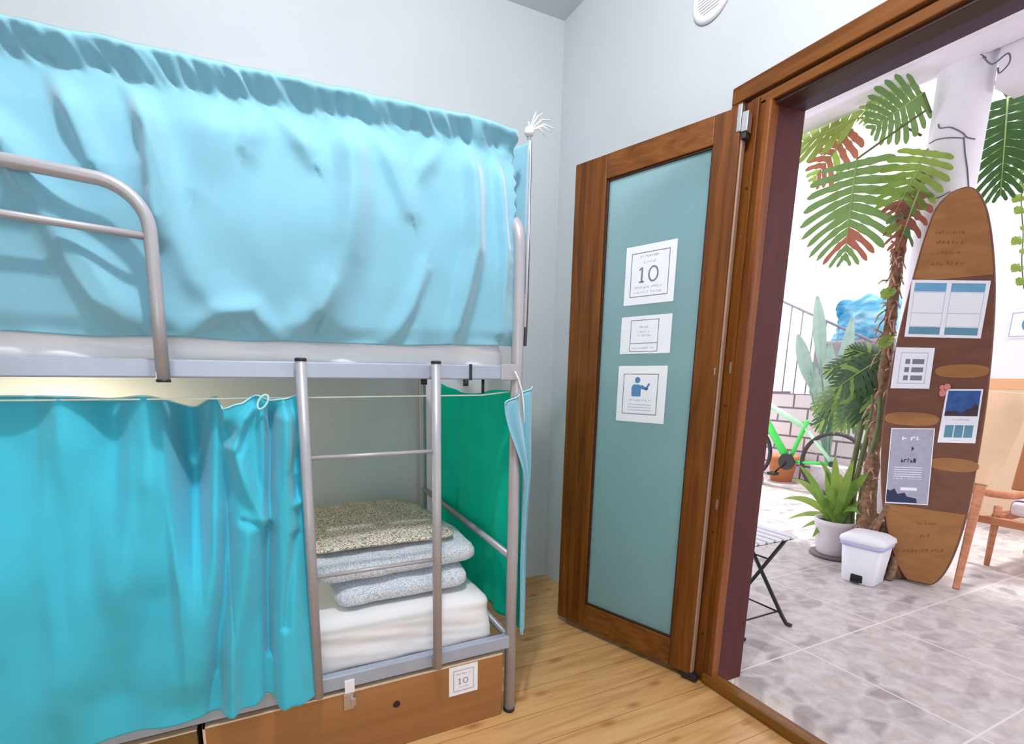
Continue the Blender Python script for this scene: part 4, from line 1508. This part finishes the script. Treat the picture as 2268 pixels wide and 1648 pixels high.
def leaf_part(root, base, tip, nrm, W, mats=None, petiole=None, name='leaf', **k):
    b = B()
    rib = monstera(b, base, tip, nrm, W, **k)
    o = b.done(name, mats or [M_LEAF, M_LEAFB], root)
    b = B(); b.tube(rib, [.006 - .0006 * i for i in range(9)], 6); b.done('midrib', M_RIB, o)
    if petiole:
        b = B(); b.tube(catmull(petiole + [V(base)], 5), .007, 6); b.done('petiole', M_STEM, o)
    return o


def paddle(b, p, q, nrm, W, curl=.25):
    """a plain broad leaf, folded a little along its rib"""
    p, q = V(p), V(q)
    a = q - p
    L = a.length
    n = (V(nrm) - a * (V(nrm).dot(a) / L ** 2)).normalized()
    s_ = a.cross(n).normalized()
    b.grid(lambda i, j: p + a * i - n * (curl * L * i * i) + s_ * (W * (2 * j - 1) * (math.sin(PI * (.06 + .90 * i)) ** .8)) + n * (abs(2 * j - 1) * W * .35 + .006 * math.sin(i * 26) * abs(2 * j - 1)), 14, 6)


TOCAM = V((-.88, -.42, .15))
mon = thing('monstera', (2.0, -.72, 0), 'tall climbing monstera with big split leaves growing up the white column', 'plant')
# main trunk up the left of the column
TRK = [at(1938, 1284, x=1.96), at(1922, 1180, x=1.98), at(1928, 1060, x=2.02), at(1962, 800, x=2.10), at(1978, 660, x=2.12), at(1992, 560, x=2.14), at(2008, 470, x=2.16), at(2030, 410, x=2.22), at(2062, 380, x=2.34)]
TRK[0].z = 0.0
b = B(); b.tube(catmull(TRK, 8), [.030 + .035 * max(0, 1 - i / 22) + .012 * mnoise.noise(V((i * .8, 2, 3))) for i in range(len(catmull(TRK, 8)))], 9)
tr_ = b.done('trunk', M_BARK, mon)
rnd = random.Random(11)
b = B()
ctr = catmull(TRK, 8)
for i in range(0, len(ctr) - 2, 1):
    for q in range(3):
        p = ctr[i] + V((rnd.uniform(-.03, .01), rnd.uniform(-.035, .035), 0))
        d = V((rnd.uniform(-.05, .01), rnd.uniform(-.05, .05), rnd.uniform(-.12, .04)))
        b.tube([p, p + d * .5 + V((-.012, 0, .01)), p + d], [.005, .006, .003], 5)
b.done('aerial_roots', M_BARKP, mon)['kind'] = 'stuff'
b = B()
for i in range(16):
    y = rnd.uniform(-.16, .12)
    p = TRK[0] + V((rnd.uniform(-.05, .08), y * .6, rnd.uniform(.15, .45)))
    q = TRK[0] + V((rnd.uniform(-.10, .08), y, 0.006))
    b.tube(catmull([p, lerp(p, q, .5) + V((-.03, rnd.uniform(-.04, .04), 0)), q], 4), [.016 + .006 * (i % 3)] * 9, 6)
b.done('ground_roots', M_BARK, mon)

MX = 2.05
# the large leaf in the middle, hanging face-on
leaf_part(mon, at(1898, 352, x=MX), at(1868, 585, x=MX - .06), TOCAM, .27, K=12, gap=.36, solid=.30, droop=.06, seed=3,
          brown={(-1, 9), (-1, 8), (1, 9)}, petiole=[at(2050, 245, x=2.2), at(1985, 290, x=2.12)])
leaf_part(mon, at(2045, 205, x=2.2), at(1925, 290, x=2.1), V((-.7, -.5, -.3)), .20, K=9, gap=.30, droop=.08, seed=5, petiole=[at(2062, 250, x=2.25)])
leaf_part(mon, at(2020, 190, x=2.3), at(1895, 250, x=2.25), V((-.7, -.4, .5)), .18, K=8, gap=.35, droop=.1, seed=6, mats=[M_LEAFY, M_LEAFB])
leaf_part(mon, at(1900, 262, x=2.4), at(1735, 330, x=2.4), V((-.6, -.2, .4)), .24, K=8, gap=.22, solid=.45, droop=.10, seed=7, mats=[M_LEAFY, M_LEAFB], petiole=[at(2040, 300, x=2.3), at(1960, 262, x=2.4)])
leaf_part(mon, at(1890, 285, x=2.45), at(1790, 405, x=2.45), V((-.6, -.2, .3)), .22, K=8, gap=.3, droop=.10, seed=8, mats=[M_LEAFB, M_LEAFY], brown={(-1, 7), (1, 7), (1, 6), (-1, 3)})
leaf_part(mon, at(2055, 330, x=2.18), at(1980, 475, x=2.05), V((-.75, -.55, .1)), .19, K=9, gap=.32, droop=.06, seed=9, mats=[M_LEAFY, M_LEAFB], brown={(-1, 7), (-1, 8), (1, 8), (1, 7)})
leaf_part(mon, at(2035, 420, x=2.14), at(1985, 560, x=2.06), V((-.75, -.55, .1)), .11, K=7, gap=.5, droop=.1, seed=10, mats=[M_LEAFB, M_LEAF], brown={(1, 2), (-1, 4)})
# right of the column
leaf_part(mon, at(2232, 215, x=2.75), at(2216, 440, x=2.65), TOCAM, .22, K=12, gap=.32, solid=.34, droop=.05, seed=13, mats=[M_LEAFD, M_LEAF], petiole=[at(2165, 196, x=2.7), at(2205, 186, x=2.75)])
leaf_part(mon, at(2290, 210, x=2.9), at(2278, 400, x=2.9), TOCAM, .2, K=9, gap=.4, droop=.05, seed=14, mats=[M_LEAF, M_LEAFY])
b = B(); b.tube(catmull([at(2150, 192, x=2.7), at(2190, 184, x=2.72), at(2240, 186, x=2.8), at(2275, 205, x=2.9)], 5), .010, 7); b.done('vine_stem', M_STEM, mon)
# small leaves on the trunk
for (u, v, u2, v2) in ((1990, 500, 1968, 515), (1975, 640, 1958, 660), (1975, 745, 1950, 770)):
    b = B(); p, q = at(u, v, x=2.08), at(u2, v2, x=2.02)
    paddle(b, p, q, V((-.7, -.3, .5)), .04)
    b.done('leaf', M_LEAFY, mon)

# dark philodendron with drooping finger leaves
phi = thing('philodendron', (2.02, -.62, 0), 'dark green philodendron with drooping fingered leaves left of the surfboard', 'plant')
PB = [V((2.02, -.66, 0)), V((2.05, -.60, 0)), V((1.98, -.62, 0))]
tops = [(1950, 880), (1935, 860), (1915, 850)]
for i, (u, v) in enumerate(tops):
    tpnt = at(u, v, x=2.02 + .05 * i)
    b = B(); b.tube(catmull([PB[i], lerp(PB[i], tpnt, .4) + V((0, .03, 0)), lerp(PB[i], tpnt, .8) + V((0, -.01, .03)), tpnt], 6), [.016] * 19, 8)
    b.done('stem', M_STEM, phi)
LV = [((1945, 815), (1785, 905), .17, 2.14), ((1948, 785), (1818, 815), .15, 2.2), ((1940, 830), (1788, 945), .15, 2.12), ((1940, 840), (1850, 955), .13, 2.10), ((1955, 800), (1880, 765), .12, 2.22),
      ((1950, 810), (1900, 945), .13, 2.08), ((1955, 825), (1942, 960), .10, 2.08), ((1945, 800), (1840, 860), .17, 2.06)]
for i, (p, q, w, x) in enumerate(LV):
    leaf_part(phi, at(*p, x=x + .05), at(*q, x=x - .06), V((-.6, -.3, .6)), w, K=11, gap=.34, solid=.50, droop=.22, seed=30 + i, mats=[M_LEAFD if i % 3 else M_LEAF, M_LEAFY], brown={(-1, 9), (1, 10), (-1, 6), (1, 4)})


def strap(b, p, q, lift, w, nrm, n=10):
    p, q = V(p), V(q)
    rows = []
    for i in range(n + 1):
        t = i / n
        c = lerp(p, q, t) + EZ * (lift * 4 * t * (1 - t))
        d = (q - p)
        s_ = d.normalized().cross(EZ * .45 + TOCAM * .8)
        s_.normalize()
        ww = w * (math.sin(PI * (.12 + .88 * t)) ** .7 if t < 1 else .02) + .001
        rows.append((b.bm.verts.new(c - s_ * ww + EZ * ww * .3), b.bm.verts.new(c), b.bm.verts.new(c + s_ * ww + EZ * ww * .3)))
    for A, Bq in zip(rows, rows[1:]):
        for k in (0, 1):
            f = b.bm.faces.new((A[k], A[k + 1], Bq[k + 1], Bq[k])); f.smooth = True; f.material_index = b.mi


# potted plant
pc = V((2.0, -.51, 0))
pp = thing('potted_plant', pc, 'bright green long leaved plant in a white pot behind the pedal bin', 'plant')
b = B(); b.lathe([(.09, .022), (.095, .03), (.112, .12), (.122, .22), (.128, .235), (.128, .262), (.115, .262), (.107, .23)], pc, 32); b.done('pot', M_POT, pp)
b = B(); b.lathe([(.12, 0), (.135, .012), (.13, .024), (.09, .022)], pc, 32); b.done('saucer', plain('dark_saucer', rgb(120, 104, 110), .5), pp)
b = B(); b.lathe([(.109, .22), (.109, .238)], pc, 24); b.done('soil', M_SOIL, pp)
rnd = random.Random(5)
tips = [(1735, 1105), (1755, 1060), (1775, 1170), (1800, 1090), (1830, 1040), (1800, 1190), (1860, 1050), (1905, 1060), (1930, 1100), (1890, 1020), (1770, 1030), (1840, 1075), (1745, 1150), (1880, 1120), (1905, 1140), (1850, 1010), (1815, 1020), (1925, 1045)]
for i, (u, v) in enumerate(tips):
    q = at(u, v, x=pc.x + rnd.uniform(-.18, .12))
    b = B(); strap(b, pc + V((rnd.uniform(-.03, .03), rnd.uniform(-.03, .03), .235)), q, rnd.uniform(.015, .06), rnd.uniform(.016, .028), None)
    b.done('leaf', M_STRAP if i % 3 else M_LEAFY, pp)

# hanging vine on the right
iv = thing('hanging_vine', at(2262, 420, x=2.9), 'light green vine trailing down beside the surfboard top on the right', 'plant')
vp = [at(2266, 400, x=2.9), at(2262, 450, x=2.9), at(2266, 520, x=2.9), at(2263, 580, x=2.9), at(2268, 640, x=2.9)]
b = B(); b.tube(catmull(vp, 5), .003, 5); b.done('stem', M_STEM, iv)
for i, (u, v, du) in enumerate(((2258, 436, -14), (2262, 462, -12), (2258, 530, -16), (2266, 552, 12), (2256, 590, -14), (2268, 500, 12), (2262, 410, 14), (2266, 620, -12))):
    b = B(); paddle(b, at(u + 4, v, x=2.9), at(u + du, v + 10, x=2.86), V((-.7, -.4, .4)), .035); b.done('leaf', M_LEAFY, iv)

# pale broad-leaved plant by the steps
gp = thing('broad_leaf_plant', (4.12, .78, 0), 'pale grey green broad leaved plant in front of the stair railing', 'plant')
GB = V((4.12, .80, .25))
for i, (u, v, w) in enumerate(((1812, 650, .11), (1768, 735, .12), (1890, 700, .10), (1840, 760, .11), (1800, 800, .10), (1865, 770, .09))):
    q = at(u, v, x=4.0 + .06 * (i % 3))
    m = lerp(GB, q, .55) + V((0, .02, .06))
    b = B(); b.tube(catmull([GB, lerp(GB, m, .5), m], 4), .012, 6); 
    b.done('stalk', M_LEAFG, gp)
    b = B(); paddle(b, m, q, V((-.8, -.5, .2)), w * .55); b.done('leaf', M_LEAFG, gp)
b = B(); b.lathe([(.14, 0), (.17, .22), (.18, .27), (.15, .27)], (4.12, .78, 0), 24); b.done('pot', M_POT, gp)

# ------------------------------------------------------------------ stairs, railing and things at the back of the patio
b = B()
for k in range(7):
    b.box((4.45, 0.75 + .28 * k, 0), (5.4, 0.75 + .28 * (k + 1), .17 * (k + 1)))
b.box((4.40, .2, 0), (4.45, 3.2, 1.02)); b.box((4.88, .2, 0), (5.6, 1.6, 1.0))
struct(b.done('patio_stairs', M_BLOCK, base=(4.9, 1.6, 0)), 'pale block steps rising to the left at the back of the patio', 'stairs')
RX = 4.36
ra, rb = at(1700, 652, x=RX), at(1935, 758, x=RX)
rl = thing('stair_railing', (RX, 1.2, 0), 'thin grey iron railing sloping down beside the block steps', 'railing')
b = B(); b.tube([ra, rb], .014, 8); b.done('handrail', M_RAILING, rl)
for k in range(9):
    t = (k + .4) / 9
    p = lerp(ra, rb, t)
    b = B(); b.tube([p, (p.x, p.y, max(0.3, 1.02 if p.y > .2 else .02))], .007, 6); b.done('baluster', M_RAILING, rl)
b = B()
tA, tB = at(1835, 690, x=4.7), at(1985, 760, x=4.7)
b.grid(lambda i, j: V((5.05 + .10 * math.sin(i * 6 + j * 3) + .04 * mnoise.noise(V((i * 9, j * 9, 1))), lerp(1.50, .55, i), lerp(1.665, 1.95 + .22 * math.sin(PI * i * .8 + .4) + .08 * mnoise.noise(V((i * 5, 0, 0))), j))), 40, 20)
tag(b.done('tarpaulin', M_TARP, None, solid=.004, base=(5.05, 1.0, 1.6)), 'faded blue tarpaulin behind the stair railing', 'tarpaulin')
b = B(); b.box((4.9, .45, 1.0), (5.4, 1.6, 1.655)); tag(b.done('crate', plain('grey_crate', rgb(150, 140, 150), .8), None, .03, base=(5.1, .8, 1.0)), 'grey covered block behind the stair railing under the blue tarpaulin', 'block')

# ------------------------------------------------------------------ bicycle
BX = 3.85
bk = thing('bicycle', (BX, 1.05, 0), 'lime green bicycle parked in front of the block steps', 'bicycle')


def bp(u, v, dx=0.0):
    return at(u, v, x=BX + dx)


WR = .335
hubR = V((BX, .60, WR + .0)); hubF = V((BX, 1.60, WR))
for nm, hb in (('rear_wheel', hubR), ('front_wheel', hubF)):
    b = B(); b.tube([hb + V((0, WR * math.cos(a) * .94, WR * math.sin(a) * .94)) for a in [2 * PI * k / 44 for k in range(44)]], .021, 8, closed=True); w_ = b.done(nm, M_TYRE, bk)
    b = B()
    for k in range(14):
        a = 2 * PI * k / 14
        b.tube([hb, hb + V((0, WR * .92 * math.cos(a), WR * .92 * math.sin(a)))], .0016, 4)
    b.done('spokes', M_STEEL, w_)
    b = B(); b.lathe([(.03, -.03), (.03, .03)], hb, 14, V((1, 0, 0)), V((0, 1, 0))); b.done('hub', M_BLKMETAL, w_)
hA = V((BX, 1.42, .93)); hA2 = V((BX, 1.44, .80)); bb_ = V((BX, 1.06, .29)); st_ = V((BX, .93, .68))
for nm, p, q, r, m in (('down_tube', hA2, bb_, .040, M_BIKE), ('top_tube', hA, st_, .030, M_BIKEL), ('seat_tube', st_ + V((0, -.02, .08)), bb_, .022, M_BIKE), ('chain_stay', bb_, hubR, .018, M_BIKE), ('seat_stay', st_, hubR, .018, M_BIKEL), ('head_tube', hA + V((0, -.02, .06)), hA2 + V((0, .01, -.04)), .026, M_BIKE), ('fork', hA2, hubF, .014, M_BIKE)):
    b = B(); b.tube([p, q], r, 8); b.done(nm, m, bk)
b = B(); b.lathe([(.09, -.006), (.09, .006)], bb_ + V((-.04, 0, 0)), 24, V((1, 0, 0)), V((0, 1, 0))); cw = b.done('chainring', M_BLKMETAL, bk)
b = B(); b.tube([bb_ + V((-.05, 0, 0)), bb_ + V((-.06, .10, -.13))], .010, 6); b.box((BX - .14, 1.12, .13), (BX - .05, 1.20, .16)); b.done('crank', M_BLKMETAL, cw)

b = B(); b.box((3.55, 1.25, 0), (3.75, 1.75, .09)); tag(b.done('stone_kerb', M_STONE, None, .012, base=(3.6, 1.5, 0)), 'short grey stone kerb block below the bicycle front wheel', 'kerb stone')
tpz = thing('terracotta_planter', (4.15, 1.32, 0), 'orange terracotta planter behind the bicycle frame', 'planter')
b = B(); b.lathe([(.11, 0), (.15, .26), (.16, .26), (.16, .31), (.13, .31)], (4.15, 1.32, 0), 28); b.done('pot', M_TERRA, tpz)
b = B(); b.lathe([(.14, .29), (.14, .302)], (4.15, 1.32, 0), 20); b.done('soil', M_SOIL, tpz)

# ------------------------------------------------------------------ folding table by the doorway
fc = thing('folding_table', (.60, -.86, 0), 'small folding table with crossed black legs and a white slatted top by the doorway', 'table')
for x in (.75, .42):
    b = B(); b.tube([(x, -1.048, .010), (x, -1.022, .010), (x, -1.0, .035), (x, -.72, .43)], .0095, 8); b.done('leg', M_BLKMETAL, fc)
    b = B(); b.tube([(x, -.715, .010), (x, -.735, .010), (x, -.75, .03), (x, -.972, .43)], .0095, 8); b.done('leg', M_BLKMETAL, fc)
for p, q in (((.75, -.985, .06), (.42, -.985, .06)), ((.75, -.762, .06), (.42, -.762, .06)), ((.75, -.795, .30), (.75, -.905, .30)), ((.75, -.985, .05), (.75, -.772, .05))):
    b = B(); b.tube([p, q], .0045, 6); b.done('stretcher', M_BLKMETAL, fc)
for k in range(7):
    x = .40 + .058 * k
    b = B(); b.box((x, -1.00, .436), (x + .044, -.70, .448)); b.done('slat', M_WHITE, fc, .004)
for y in (-.73, -.972):
    b = B(); b.tube([(.40, y, .428), (.80, y, .428)], .007, 6); b.done('top_bar', M_BLKMETAL, fc)
